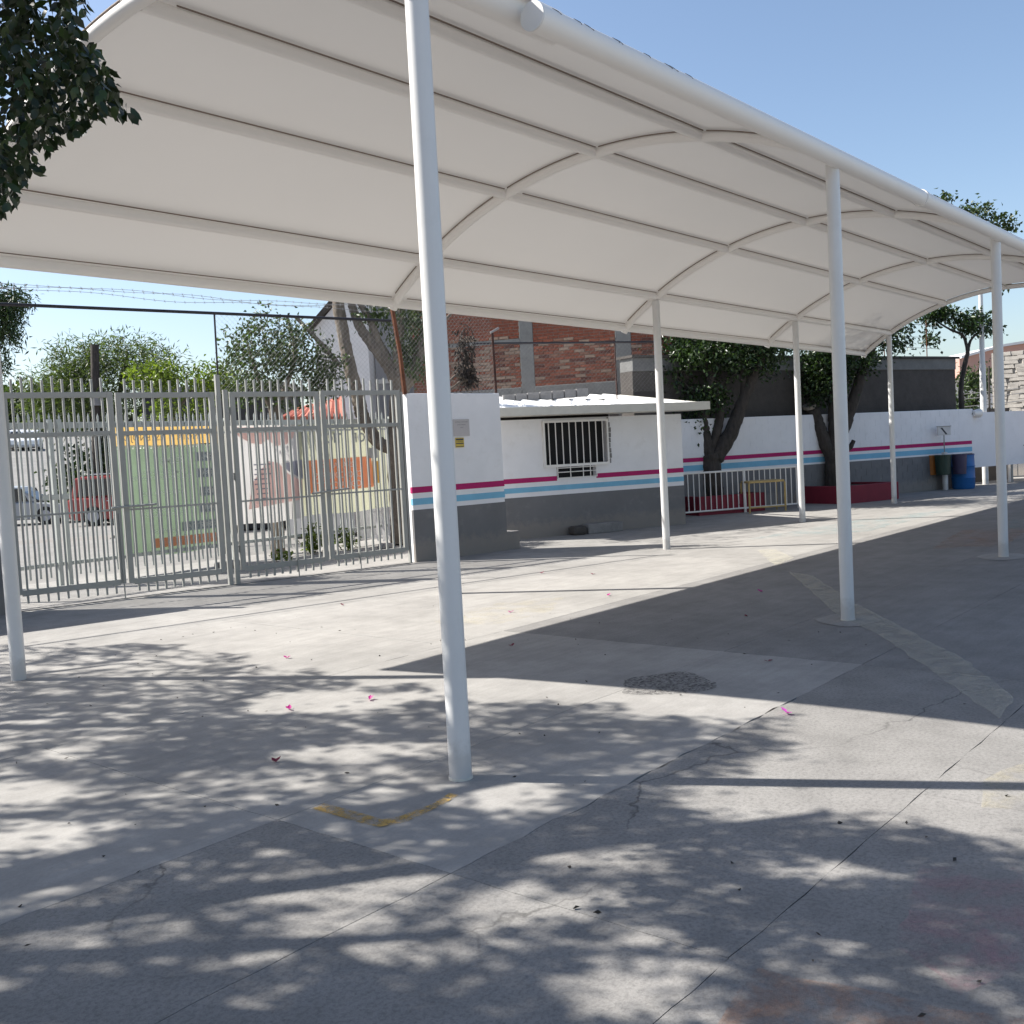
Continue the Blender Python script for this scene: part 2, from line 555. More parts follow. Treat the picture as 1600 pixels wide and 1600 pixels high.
# ------------------------------------------------------------------ foliage
def oval_leaves(name, P, D, length, width, mat, jitter=0.22):
    """broad pointed leaves of six corners, folded along the midrib"""
    n = len(P)
    D = D/np.linalg.norm(D, axis=1, keepdims=True)
    S = np.cross(D, RNG.normal(size=(n, 3)))
    S /= np.linalg.norm(S, axis=1, keepdims=True)+1e-9
    N = np.cross(D, S)
    L = length*(1+jitter*RNG.uniform(-1, 1, (n, 1)))
    W = width*(1+jitter*RNG.uniform(-1, 1, (n, 1)))
    v = np.empty((n, 7, 3))
    v[:, 0] = P
    v[:, 1] = P+D*L*0.22+S*W*0.40+N*W*0.12
    v[:, 2] = P+D*L*0.58+S*W*0.46+N*W*0.10
    v[:, 3] = P+D*L-N*W*0.15
    v[:, 4] = P+D*L*0.58-S*W*0.46+N*W*0.10
    v[:, 5] = P+D*L*0.22-S*W*0.40+N*W*0.12
    v[:, 6] = P+D*L*0.84+S*W*0.12-N*W*0.04
    base = (np.arange(n)*7)[:, None]
    tris = [[0, 1, 5], [1, 2, 4], [1, 4, 5], [2, 6, 4], [6, 3, 4]]
    tri = np.concatenate([base+np.array([t]) for t in tris], 1).reshape(-1)
    k = len(tris)
    me = bpy.data.meshes.new(name)
    me.vertices.add(n*7)
    me.vertices.foreach_set('co', v.reshape(-1))
    me.loops.add(n*3*k)
    me.loops.foreach_set('vertex_index', tri.astype(np.int32))
    me.polygons.add(n*k)
    me.polygons.foreach_set('loop_start', np.arange(0, n*3*k, 3, dtype=np.int32))
    me.polygons.foreach_set('loop_total', np.full(n*k, 3, dtype=np.int32))
    me.materials.append(mat)
    me.update(calc_edges=True)
    me.validate()
    return me


def leaves_mesh(name, P, D, length, width, mat, fold=0.25, jitter=0.3):
    """P positions (n,3), D leaf directions (n,3). Each leaf: a folded diamond of two triangles each side."""
    n = len(P)
    D = D/np.linalg.norm(D, axis=1, keepdims=True)
    R = RNG.normal(size=(n, 3))
    S = np.cross(D, R)
    S /= np.linalg.norm(S, axis=1, keepdims=True)+1e-9
    N = np.cross(D, S)
    L = length*(1+jitter*RNG.uniform(-1, 1, (n, 1)))
    W = width*(1+jitter*RNG.uniform(-1, 1, (n, 1)))
    v = np.empty((n, 4, 3))
    v[:, 0] = P
    v[:, 1] = P+D*L*0.42+S*W*0.5+N*W*fold
    v[:, 2] = P+D*L
    v[:, 3] = P+D*L*0.42-S*W*0.5+N*W*fold
    base = (np.arange(n)*4)[:, None]
    tri = np.concatenate([base+np.array([[0, 1, 2]]), base+np.array([[0, 2, 3]])], 1).reshape(-1)
    me = bpy.data.meshes.new(name)
    me.vertices.add(n*4)
    me.vertices.foreach_set('co', v.reshape(-1))
    me.loops.add(n*6)
    me.loops.foreach_set('vertex_index', tri.astype(np.int32))
    me.polygons.add(n*2)
    me.polygons.foreach_set('loop_start', np.arange(0, n*6, 3, dtype=np.int32))
    me.polygons.foreach_set('loop_total', np.full(n*2, 3, dtype=np.int32))
    me.materials.append(mat)
    me.update(calc_edges=True)
    me.validate()
    return me


def blob_points(blobs, n_clump, per, spread):
    """clumps spread through ellipsoids; blobs = (centre, radii, weight)"""
    P, C = [], []
    wsum = sum(b[2] for b in blobs)
    for c, r, w in blobs:
        k = max(1, int(n_clump*w/wsum))
        d = RNG.normal(size=(k, 3))
        d /= np.linalg.norm(d, axis=1, keepdims=True)
        rad = RNG.uniform(0.25, 1.0, (k, 1))**0.55
        cc = np.array(c)+d*rad*np.array(r)
        pts = np.repeat(cc, per, 0)+RNG.normal(size=(k*per, 3))*spread
        P.append(pts)
        C.append(np.repeat(cc-np.array(c), per, 0))
    return np.concatenate(P), np.concatenate(C)


def crown(parent, blobs, n_clump, per, spread, length, width, mat, droop=0.6, keep=None):
    P, C = blob_points(blobs, n_clump, per, spread)
    D = RNG.normal(size=P.shape)+C*0.5+np.array([0, 0, -droop])
    if keep is not None:
        k = keep(P)
        P, D = P[k], D[k]
    w = np.array(wloc(parent))
    me = leaves_mesh('crown', P-w, D, length, width, mat)
    o = bpy.data.objects.new('crown', me)
    COL.objects.link(o)
    o.parent = parent
    o['kind'] = 'stuff'
    return o


def limb(pts, r0_, r1_, seg=9, wob=0.03, n=10):
    """smooth tapered limb through pts"""
    pts = [Vector(p) for p in pts]
    out = []
    for i in range(len(pts)-1):
        p0 = pts[max(i-1, 0)]
        p1, p2 = pts[i], pts[i+1]
        p3 = pts[min(i+2, len(pts)-1)]
        for k in range(n):
            t = k/n
            q = 0.5*((2*p1)+(p2-p0)*t+(2*p0-5*p1+4*p2-p3)*t*t+(3*p1-p0-3*p2+p3)*t**3)
            out.append(q+Vector((random.uniform(-1, 1), random.uniform(-1, 1), 0))*wob*r0_*2)
    out.append(pts[-1])
    N = len(out)
    rr = [r0_+(r1_-r0_)*i/(N-1) for i in range(N)]
    rr = [r*(1+random.uniform(-0.06, 0.06)) for r in rr]
    return MB().tube(out, rr, seg)


def project(P):
    d = P-CAM
    z = d@fwd
    return 800+FPX*(d@RIGHT)/z, 800-FPX*(d@UP)/z, z


# ------------------------------------------------------------------ setting: ground
GZ = -0.02
g = MB()
g.quad((-60, -60, -0.014), (80, -60, -0.014), (80, 12.2, -0.014), (-60, 12.2, -0.014))
ground = g.build('ground', M['joint'])
tag(ground, kind='structure')

# street terrain: flat, then climbing away
nx, ny = 40, 60
xs = np.linspace(-120, 260, nx)
ys = np.concatenate([np.linspace(12.2, 50, 12), np.linspace(56, 500, ny-12)])


def terr(x, y):
    return GZ-0.05 + (max(0, y-40)*0.082 if y < 150 else 9.02+(y-150)*0.03)


mb = MB()
for y in ys:
    for x in xs:
        mb.v.append((x, y, terr(x, y)))
for j in range(len(ys)-1):
    for i in range(nx-1):
        a = j*nx+i
        mb.f.append((a, a+1, a+nx+1, a+nx))
st = mb.build('street', M['street'], fixn=False)
tag(st, kind='structure')
# far ground to the horizon around
mb = MB()
mb.quad((-1500, -1500, GZ-0.2), (1500, -1500, GZ-0.2), (1500, 1500, GZ-0.2), (-1500, 1500, GZ-0.2))
tag(mb.build('far_ground', M['hill'], fixn=False), kind='structure')

# slabs of the yard: irregular sawn joints, recessed
JX = {}


def jit(x, y, amp):
    if abs(y+0.76) < 0.03 and -1.2 < x < 2.4:
        amp = 0.009          # this joint has broken into a ragged crack
    return amp*(0.5*math.sin(x*5.3+y*3.1)+0.6*math.sin(x*17.7+y*11.3+1.3)+0.7*math.sin(x*41+y*29)+0.5*math.sin(x*67+y*53))


def slab(x0, x1, y0, y1, mat, amp=0.008, gap=0.0018):
    pts = []
    step = 0.11 if (x0 > -6 and x1 < 6 and y1 < 6) else 0.6

    def edge(a, b, fixed, horiz, sgn):
        n = max(2, int(abs(b-a)/step))
        for i in range(n):
            t = a+(b-a)*i/n
            if horiz:
                pts.append((t, fixed+jit(t, fixed, amp)+sgn*gap))
            else:
                pts.append((fixed+jit(fixed, t, amp)+sgn*gap, t))
    edge(x0+gap, x1-gap, y0, True, 1)
    edge(y0+gap, y1-gap, x1, False, -1)
    edge(x1-gap, x0+gap, y1, True, -1)
    edge(y1-gap, y0+gap, x0, False, 1)
    m_ = MB()
    n = len(pts)
    m_.v = [(p[0], p[1], 0.0) for p in pts]+[(p[0], p[1], -0.05) for p in pts]
    m_.f = [tuple(range(n))]+[(i, n+i, n+(i+1) % n, (i+1) % n) for i in range(n)]
    return m_.build('slab', mat, ground)


S, R_, Md, Dk = M['slab_smooth'], M['slab_rough'], M['slab_mid'], M['slab_dark']
rows = [
    (-60, -9, [(-60, -20), (-20, -9), (-9, 1.5), (1.5, 14), (14, 80)], [Md, R_, Md, R_, Md], 0.01),
    (-9, -4.9, [(-60, -20), (-20, -9), (-9, -3.9), (-3.9, 1.5), (1.5, 6), (6, 14), (14, 80)], [Md, R_, R_, Md, R_, Md, R_], 0.01),
    (-4.9, -1.95, [(-60, -14), (-14, -3.9), (-3.9, 0.9), (0.9, 3.8), (3.8, 9), (9, 16), (16, 30), (30, 80)], [R_, R_, R_, R_, Md, Dk, Dk, Md], 0.003),
    (-1.95, -0.76, [(-60, -14), (-14, -3.9), (-3.9, -0.88), (-0.88, 3.3), (3.3, 9), (9, 16), (16, 30), (30, 80)], [R_, R_, R_, R_, Dk, Dk, Dk, Md], 0.003),
    (-0.76, 0.32, [(-60, -14), (-14, -3.9), (-3.9, -0.88), (-0.88, 3.32), (3.32, 9), (9, 16), (16, 30), (30, 80)], [R_, R_, R_, S, Dk, Dk, Dk, Md], 0.003),
    (0.32, 2.55, [(-60, -14), (-14, -3.9), (-3.9, -0.88), (-0.88, 3.32), (3.32, 9), (9, 16), (16, 30), (30, 80)], [S, S, S, S, Dk, Dk, Dk, Md], 0.003),
    (2.55, 5.67, [(-60, -14), (-14, -5), (-5, 2.6), (2.6, 9), (9, 16), (16, 30), (30, 80)], [Md, Md, S, S, Md, Md, Md], 0.003),
    (5.67, 7.2, [(-60, -14), (-14, -5), (-5, 2.6), (2.6, 9), (9, 16), (16, 30), (30, 80)], [Md, Md, S, S, Md, Md, Md], 0.003),
    (7.2, 9.5, [(-60, -14), (-14, -5), (-5, 2.6), (2.6, 9), (9, 16), (16, 30), (30, 80)], [Md, Md, Md, Md, Md, Md, Md], 0.003),
    (9.5, 12.2, [(-60, -14), (-14, 0), (0, 5), (5, 11), (11, 80)], [Md, Md, Md, Md, Md], 0.003),
]
for y0, y1, cuts, mats, amp in rows:
    for (x0, x1), mt in zip(cuts, mats):
        slab(x0, x1, y0, y1, mt, amp)


def sheet(name, pts, mat, z=0.004, label=None, cat=None, group=None, rag=0.0):
    """flat painted marking lying on the yard"""
    out = []
    for i in range(len(pts)):
        a, b = pts[i], pts[(i+1) % len(pts)]
        n = max(1, int(math.hypot(b[0]-a[0], b[1]-a[1])/0.12)) if rag else 1
        for k in range(n):
            t = k/n
            x, y = a[0]+(b[0]-a[0])*t, a[1]+(b[1]-a[1])*t
            out.append((x+random.uniform(-rag, rag), y+random.uniform(-rag, rag), z))
    cx = sum(p[0] for p in out)/len(out)
    cy = sum(p[1] for p in out)/len(out)
    o = MB().poly(out).build(name, mat, loc=(cx, cy, 0), fixn=False)
    me = o.data
    if me.polygons[0].normal.z < 0:
        me.flip_normals()
    return tag(o, label, cat, group)


BAND = [(7.85, 1.89), (5.21, 0.21), (4.43, -0.44), (3.44, -1.14), (2.27, -1.92), (2.81, -1.87), (3.73, -1.32), (4.54, -0.7), (5.33, -0.11), (5.81, 0.26), (7.6, 1.47)]
sheet('paint_mark', [(-0.70, 0.30), (-0.70, -0.17), (-0.575, -0.21), (-0.36, -0.20), (-0.20, -0.17), (-0.20, -0.12), (-0.36, -0.155), (-0.56, -0.135), (-0.62, -0.10), (-0.625, 0.30)],
      M['yellow_line'], 0.004, 'yellow painted check mark on the paving beside the foremost white post', 'paint mark', rag=0.006)
sheet('paint_mark', BAND,
      M['pale_band'], 0.008, 'long faded cream band painted diagonally across the shaded paving', 'paint mark', rag=0.012)
sheet('paint_mark', [(10.03, 3.37), (10.24, 3.2), (9.23, 2.45), (8.33, 2.28)], M['pale_band'], 0.004,
      'short pale painted wedge on the sunlit paving at the canopy shadow edge', 'paint mark', rag=0.012)
sheet('paint_mark', [(3.4, 3.55), (4.6, 3.7), (5.2, 3.3), (4.4, 2.8), (3.5, 2.85)], M['chalk_yellow'], 0.004,
      'faint pale yellow playground drawing in the sun right of the foremost post', 'paint mark', rag=0.03)
sheet('paint_mark', [(11.5, 4.3), (15.5, 3.9), (18.2, 2.9), (13.0, 2.9)], M['chalk_blue'], 0.004,
      'faint teal painted area on the sunlit paving beyond the second front post', 'paint mark', rag=0.03)
sheet('paint_mark', [(10.6, 1.1), (13.4, 1.5), (13.9, 0.6), (11.2, 0.3)], M['chalk_orange'], 0.004,
      'faded orange painted oval on the shaded paving near the right post', 'paint mark', rag=0.03)
sheet('paint_mark', [(13.6, 0.9), (15.6, 1.3), (15.9, 0.5), (14.2, 0.2)], M['chalk_blue'], 0.005,
      'faded dark blue painted shape beside the orange oval in the shade', 'paint mark', rag=0.03)
sheet('paint_mark', [(-0.25, -3.0), (0.35, -2.55), (0.9, -3.0), (0.8, -3.9), (-0.4, -3.7)], M['chalk_maroon'], 0.004,
      'worn maroon paint patch on rough paving at the bottom right corner', 'paint mark', rag=0.03)
sheet('paint_mark', [(-0.55, -2.35), (0.1, -2.2), (0.3, -2.5), (-0.3, -2.75), (-0.7, -2.6)], M['chalk_pink'], 0.005,
      'faint pink paint smear on the dappled paving at lower right', 'paint mark', rag=0.02)
sheet('paint_mark', [(0.85, -2.2), (1.2, -2.12), (1.65, -2.25), (1.5, -2.7), (1.0, -2.62)], M['chalk_yellow'], 0.005,
      'faint yellow paint on the sunlit paving at the right edge', 'paint mark', rag=0.02)
sheet('paint_mark', [(-1.35, -2.1), (-0.9, -2.05), (-0.75, -2.8), (-1.1, -2.9), (-1.4, -2.6)], M['chalk_orange'], 0.005,
      'thin worn orange paint at the bottom of the picture in dappled shade', 'paint mark', rag=0.02)
pp = [(2.2+0.34*math.cos(a)*(1+0.15*math.sin(3*a)), 0.13+0.30*math.sin(a)*(1+0.12*math.cos(4*a))) for a in np.linspace(0, 2*math.pi, 40, endpoint=False)]
sheet('ground_stain', pp, M['scuff'], 0.004, 'dark speckled round stain on the paving at the edge of the canopy shade', 'stain', rag=0.01)
# mortar collars round two post feet
for i, (cx, cy, rr) in enumerate([(4.96, 0.0, 0.30), (9.93, 0.0, 0.34)]):
    pp = [(cx+rr*math.cos(a)*(1+0.2*math.sin(2*a+i)), cy+rr*0.9*math.sin(a)) for a in np.linspace(0, 2*math.pi, 26, endpoint=False)]
    sheet('concrete_patch', pp, M['slab_mid'], 0.004,
          ['pale poured concrete patch round the foot of the middle front post', 'pale poured concrete patch round the foot of the right front post'][i], 'patch', rag=0.02)

# ------------------------------------------------------------------ the shade canopy
BAY, WID = 4.963, 4.845
AR, AY, AZ = 5.06, 2.3, 4.60


def arc(y, dr=0.0):
    """point on the arch at Y = y, offset radially"""
    cz = AZ-AR
    th = math.asin((y-AY)/AR)
    return AY+(AR+dr)*math.sin(th), cz+(AR+dr)*math.cos(th)


can = thing('shade_canopy', 'long white arched fabric canopy on round steel posts over the schoolyard', 'canopy', (2*BAY, 2.4, 0))
near_ends = 0.02
for k in range(5):
    X = k*BAY
    ys_ = np.linspace(near_ends, 5.47, 30)
    rib = MB().tube([(X, *arc(y, -0.053)) for y in ys_], 0.050, 12)
    rib.build('rib', M['tube_steel'], can, smooth=True)
    y1_, z1_ = arc(5.47, -0.065)
    MB().tube([(X, y1_-0.03, z1_+0.03), (X, y1_+0.015, z1_-0.035)], 0.052, 10).build('rib_end', M['tube_steel'], can, smooth=True)
# thin dark strips painting in the crease shade between fabric and tube
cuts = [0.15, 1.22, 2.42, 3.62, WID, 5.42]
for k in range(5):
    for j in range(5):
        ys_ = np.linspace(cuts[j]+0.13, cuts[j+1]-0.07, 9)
        MB().tube([(k*BAY-0.040, *arc(y, -0.012)) for y in ys_], 0.0058, 6).build('crease_shade', M['crease_shade'], can, smooth=True)
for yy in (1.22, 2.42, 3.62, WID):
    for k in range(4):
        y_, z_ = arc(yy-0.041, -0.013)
        MB().tube([(k*BAY+0.26, y_, z_), ((k+1)*BAY-0.05, y_, z_)], 0.0058, 6).build('crease_shade', M['crease_shade'], can, smooth=True)
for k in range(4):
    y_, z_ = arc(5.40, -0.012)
    MB().tube([(k*BAY+0.2, y_, z_), ((k+1)*BAY-0.05, y_, z_)], 0.005, 6).build('crease_shade', M['crease_shade'], can, smooth=True)
# purlins bay by bay
for yy in (1.22, 2.42, 3.62, WID):
    for k in range(4):
        y_, z_ = arc(yy, -0.053)
        MB().tube([(k*BAY+0.03, y_, z_), ((k+1)*BAY-0.03, y_, z_)], 0.047, 12).build('purlin', M['tube_steel'], can, smooth=True)
for k in range(4):
    y_, z_ = arc(5.45, -0.05)
    MB().tube([(k*BAY, y_, z_), ((k+1)*BAY, y_, z_)], 0.052, 12).build('eave_tube', M['tube_steel'], can, smooth=True)
TX = 0.83
# edge tubes on the near side: thick pipe lengths, the first with a capped end
MB().tube([(-0.15, 0.12, 4.04), (1.25, 0.12, 4.04)], 0.095, 20).build('edge_tube', M['tube_steel'], can, smooth=True)
MB().tube([(TX-0.012, -0.06, 3.93), (TX-0.001, -0.06, 3.93)], 0.079, 24).build('end_cap', M['post_steel'], can, smooth=True)
MB().tube([(TX, -0.06, 3.93), (7.2, -0.06, 3.93)], 0.075, 20).build('edge_tube', M['tube_steel'], can, smooth=True)
MB().tube([(7.0, -0.06, 3.93), (7.06, -0.06, 3.93)], 0.084, 20).build('collar', M['tube_steel'], can, smooth=True)
MB().tube([(7.2, -0.06, 3.93), (4*BAY+0.1, -0.06, 3.93)], 0.075, 20).build('edge_tube', M['tube_steel'], can, smooth=True)
# fabric bays
for k in range(4):
    nxp, nyp = 22, 40
    mb = MB()
    ysn = np.linspace(-0.02, 5.50, nyp)
    x0 = k*BAY-(0.03 if k == 0 else 0.0)
    x1 = (k+1)*BAY+(0.03 if k == 3 else 0.0)
    for j, y in enumerate(ysn):
        for i in range(nxp):
            t = i/(nxp-1)
            sag = -0.014*math.sin(math.pi*t)**1.0
            u = (y % 1.2)/1.2
            y_, z_ = arc(max(-0.5, y), 0.010+0.010*math.sin(math.pi*t)*math.sin(math.pi*u))
            mb.v.append((x0+(x1-x0)*t, y_, z_))
    for j in range(nyp-1):
        for i in range(nxp-1):
            a = j*nxp+i
            mb.f.append((a, a+1, a+nxp+1, a+nxp))
    mb.build('fabric_panel', M['membrane'], can, smooth=True, fixn=False)
# posts
for k in range(5):
    X = k*BAY
    p = MB().tube([(X, 0, -0.02), (X, 0, 3.95)], 0.0575, 20).build('post', M['post_steel'], can, smooth=True)
    MB().tube([(X, 0, 0.0), (X, 0, 0.012)], 0.062, 20).build('weld_bead', M['fascia'], p, smooth=True)
    z_ = arc(WID, -0.12)[1]
    MB().tube([(X, WID, -0.02), (X, WID, z_)], 0.0575, 20).build('post', M['post_steel'], can, smooth=True)
# twigs lying along the top of the edge tube
mb = MB()
for i in range(9):
    x = 0.95+0.22*i*random.uniform(0.6, 1.0)
    a = Vector((x, -0.100, 3.995))
    mb.tube([a, a+Vector((random.uniform(.02, .05), -0.014, -0.012)), a+Vector((random.uniform(.03, .07), -0.026, -0.028))], 0.0025, 4)
tag(mb.build('twig_litter', M['bark_dark'], loc=(1.7, -0.06, 4.0)), 'dry twigs caught along the top edge of the canopy tube', 'twigs')

# ------------------------------------------------------------------ gates
GO = Vector((7.37, 7.86, 0))
GU = Vector((-0.9741, 0.2265, 0))       # along the gate line, away from the pillar
GN = Vector((-0.2265, -0.9741, 0))      # towards the yard
GA = math.atan2(GU.y, GU.x)

bar_mb = MB().box(-0.013, 0.013, -0.013, 0.013, 0.08, 2.82)
bar_me = bar_mb.mesh('bar', M['gate_steel'])


def gpt(s, n=0.0, z=0.0):
    return GO+GU*s+GN*n+Vector((0, 0, z))


def gbox(mb, s0, s1, n0, n1, z0, z1):
    return mb.obox(gpt(s0, n0, z0), GU*(s1-s0), GN*(n1-n0), (0, 0, z1-z0))


def gate_leaf(s0, s1, label, nb, dz=0.0, bolt=None):
    t = thing('gate_leaf', label, 'gate', gpt((s0+s1)/2), 'grey barred gate leaves in the entrance')
    for a in (s0, s1-0.07):
        gbox(MB(), a, a+0.07, -0.025, 0.025, 0.20+dz, 2.66+dz).build('stile', M['gate_steel'], t, bevel=0.003)
    for z, h, nm in ((0.18, 0.075, 'bottom_rail'), (2.11, 0.055, 'middle_rail'), (2.59, 0.07, 'top_rail')):
        gbox(MB(), s0+0.07, s1-0.07, -0.022, 0.022, z+dz, z+h+dz).build(nm, M['gate_steel'], t, bevel=0.003)
    gbox(MB(), s0+0.07, s1-0.07, 0.014, 0.022, 1.14+dz, 1.165+dz).build('flat_bar', M['gate_steel'], t)
    for i in range(nb):
        s = s0+0.07+(s1-s0-0.14)*(i+0.5)/nb
        o = inst(bar_me, 'bar', t, gpt(s, random.uniform(-0.002, 0.002), dz+random.uniform(-0.01, 0.01)), GA)
        o.scale.z = random.uniform(0.995, 1.01)
    if bolt is not None:
        b = MB().tube([gpt(bolt, 0.045, 0.0), gpt(bolt, 0.045, 1.1)], 0.009, 8).build('drop_bolt', M['gate_steel'], t)
    for z in (0.45, 1.45, 2.35):
        e = s0 if s0 < 0.5 or 2.8 < s0 < 3.5 else s1
        MB().tube([gpt(e, 0, z+dz), gpt(e, 0, z+0.10+dz)], 0.016, 8).build('hinge', M['gate_steel'], t, smooth=True)
    return t


gl4 = gate_leaf(0.045, 1.375, 'grey gate leaf hung on the white pillar, rightmost of the four', 10, 0.0, 0.9)
gl3 = gate_leaf(1.405, 2.74, 'grey gate leaf just right of the double post, in front of the pale pink banner', 10, -0.01, 1.9)
gl2 = gate_leaf(2.96, 4.26, 'grey gate leaf just left of the double post, in front of the green banner', 10, -0.01)
gl1 = gate_leaf(4.295, 5.60, 'grey gate leaf at the far left, partly behind the leftmost white post', 10, 0.0, 4.33)
MB().tube([gpt(1.02, 0.05, 1.22), gpt(1.62, 0.05, 1.18)], 0.016, 8).build('bolt', M['gate_steel'], gl3, smooth=True)
MB().tube([gpt(3.85, 0.05, 1.19), gpt(4.42, 0.05, 1.18)], 0.016, 8).build('bolt', M['gate_steel'], gl2, smooth=True)
gp = thing('gate_post', 'square grey double post standing between the two pairs of gate leaves', 'post', gpt(2.85))
gbox(MB(), 2.77, 2.83, -0.03, 0.03, -0.02, 2.68).build('post', M['gate_steel'], gp, bevel=0.003)
gbox(MB(), 2.87, 2.93, -0.03, 0.03, -0.02, 2.88).build('post', M['gate_steel'], gp, bevel=0.003)
gp = thing('gate_post', 'slim grey gate post fixed against the left edge of the white pillar', 'post', gpt(0.0))
gbox(MB(), 0.0, 0.035, -0.03, 0.03, -0.02, 2.63).build('post', M['gate_steel'], gp, bevel=0.003)
gp = thing('gate_post', 'grey gate post at the left end of the gates behind the white canopy post', 'post', gpt(5.68))
gbox(MB(), 5.63, 5.70, -0.035, 0.035, -0.02, 2.95).build('post', M['gate_steel'], gp, bevel=0.003)
lwall = thing('entrance_wall', 'white wall with stripes left of the gates, mostly outside the picture', 'wall', gpt(6.9))
gbox(MB(), 5.74, 9.0, -0.12, 0.10, -0.02, 2.35).build('wall', M['wall_white'], lwall, bevel=0.01)
gbox(MB(), 5.737, 9.0, 0.0, 0.104, -0.015, 0.80).build('grey_base', M['wall_grey'], lwall)
gbox(MB(), 5.737, 9.0, 0.0, 0.103, 0.87, 0.97).build('blue_stripe', M['wall_blue'], lwall)
gbox(MB(), 5.737, 9.0, 0.0, 0.103, 1.05, 1.14).build('magenta_stripe', M['wall_magenta'], lwall)
# door sill strip on the ground below the gates
sl = MB()
gbox(sl, 0.05, 5.62, -0.10, 0.05, -0.02, 0.012)
tag(sl.build('gate_sill', M['slab_dark'], loc=tuple(gpt(2.8)), bevel=0.004), 'thin concrete sill on the ground under the gate leaves', 'sill')

# chain-link topping over the gates: black rail, posts, mesh, barbed wire
cf = thing('chain_link_fence', 'rusty chain-link fence with a black top rail above the gates and the pillar', 'fence', gpt(0))
MB().tube([gpt(9.5, -0.03, 3.74), gpt(5.5, -0.03, 3.725), gpt(0.1, -0.03, 3.715)], 0.021, 8).build('top_rail', M['black'], cf, smooth=True)
MB().tube([gpt(2.87, -0.03, 2.88), gpt(2.86, -0.03, 3.71)], 0.013, 8).build('post', M['black'], cf, smooth=True)
MB().tube([gpt(-0.08, -0.04, 2.60), gpt(-0.04, -0.04, 3.2), gpt(0.06, -0.04, 3.95)], [0.04, 0.035, 0.035], 6).build('post', M['rust'], cf)
PU = Vector((0.986, -0.166, 0))          # pillar line direction
PN = Vector((-0.166, -0.986, 0))
PO = Vector((7.36, 7.86, 0))


def ppt(s, n=0, z=0):
    return PO+PU*s+PN*n+Vector((0, 0, z))


MB().tube([ppt(2.02, -0.15, 2.3), ppt(2.0, -0.15, 3.62)], 0.022, 8).build('post', M['rust_dark'], cf)
MB().tube([ppt(1.96, -0.15, 3.62), ppt(2.12, -0.12, 3.70)], 0.02, 6).build('bracket', M['wire'], cf)


def mesh_net(A, U, L, z0, z1, pitch=0.075, r=0.0012):
    mb_ = MB()
    H = z1-z0
    k = int((L+H)/pitch)
    for i in range(k):
        for sgn in (1, -1):
            s = -H+i*pitch if sgn > 0 else i*pitch
            a0, b0 = (s, z0), (s+H*sgn, z1)
            if sgn < 0:
                a0, b0 = (s, z0), (s-H, z1)
            (sa, za), (sb, zb) = a0, b0
            # clip to 0..L
            def cl(sa, za, sb, zb):
                if sa == sb:
                    return None
                out = []
                for S_, Z_ in ((sa, za), (sb, zb)):
                    if S_ < 0:
                        t = (0-sa)/(sb-sa)
                        S_, Z_ = 0, za+(zb-za)*t
                    elif S_ > L:
                        t = (L-sa)/(sb-sa)
                        S_, Z_ = L, za+(zb-za)*t
                    out.append((S_, Z_))
                return out
            if max(sa, sb) <= 0 or min(sa, sb) >= L:
                continue
            (sa, za), (sb, zb) = cl(sa, za, sb, zb)
            if abs(sa-sb) < 0.01:
                continue
            p_, q_ = A+U*sa+Vector((0, 0, za)), A+U*sb+Vector((0, 0, zb))
            mb_.tube([p_, q_], r, 3, cap=False)
    return mb_


mesh_net(gpt(0.0, -0.03), GU, 2.86, 2.62, 3.70).build('wire_netting', M['wire'], cf, fixn=False, kind='stuff')
mesh_net(ppt(0.05, -0.15), PU, 1.95, 2.55, 3.95).build('wire_netting', M['wire'], cf, fixn=False, kind='stuff')
for j, (za, zb, ph) in enumerate(((4.02, 3.86, 0), (3.96, 3.93, 1.3), (3.90, 3.88, 2.2))):
    pts = []
    for i in range(70):
        t = i/69
        s = 9.0-9.0*t
        z = za+(zb-za)*t+0.035*math.sin(t*13+ph)+0.015*math.sin(t*31+ph*2)
        pts.append(gpt(s, -0.03+0.05*math.sin(t*17+ph), z))
    mb = MB().tube(pts, 0.0026, 4, cap=False)
    for i in range(1, 69):
        c = pts[i]
        mb.tube([c+Vector((-.012, 0, -.018)), c+Vector((.012, 0, .018))], 0.002, 3)
        mb.tube([c+Vector((.012, 0, -.018)), c+Vector((-.012, 0, .018))], 0.002, 3)
    mb.build('barbed_wire', M['wire'], cf, fixn=False)

# ------------------------------------------------------------------ street-side fence with the banners
FY = 11.35
f2 = thing('street_fence', 'pale grey picket railing along the street, carrying two banners', 'fence', (5, FY, 0))
MB().box(-3.0, 10.35, FY-0.02, FY+0.02, 2.33, 2.42).build('top_rail', M['fence_steel'], f2)
MB().box(-3.0, 10.35, FY-0.02, FY+0.02, 0.30, 0.355).build('bottom_rail', M['fence_steel'], f2)
MB().box(-3.0, 10.35, FY-0.034, FY-0.026, 2.20, 2.235).build('flat_bar', M['fence_steel'], f2)
pk = MB().box(-0.014, 0.014, -0.006, 0.006, 0.14, 2.50)
pk.v = [(x, y-0.028, z) for x, y, z in pk.v]
n0 = len(pk.v)
pk.v += [(-0.014, -0.034, 2.50), (0.014, -0.034, 2.50), (0.014, -0.022, 2.50), (-0.014, -0.022, 2.50), (0, -0.028, 2.56)]
pk.f += [(n0, n0+1, n0+4), (n0+1, n0+2, n0+4), (n0+2, n0+3, n0+4), (n0+3, n0, n0+4)]
pk_me = pk.mesh('picket', M['fence_steel'])
x = -2.9
while x < 10.3:
    inst(pk_me, 'picket', f2, (x, FY-0.006, random.uniform(-0.01, 0.01)))
    x += 0.15
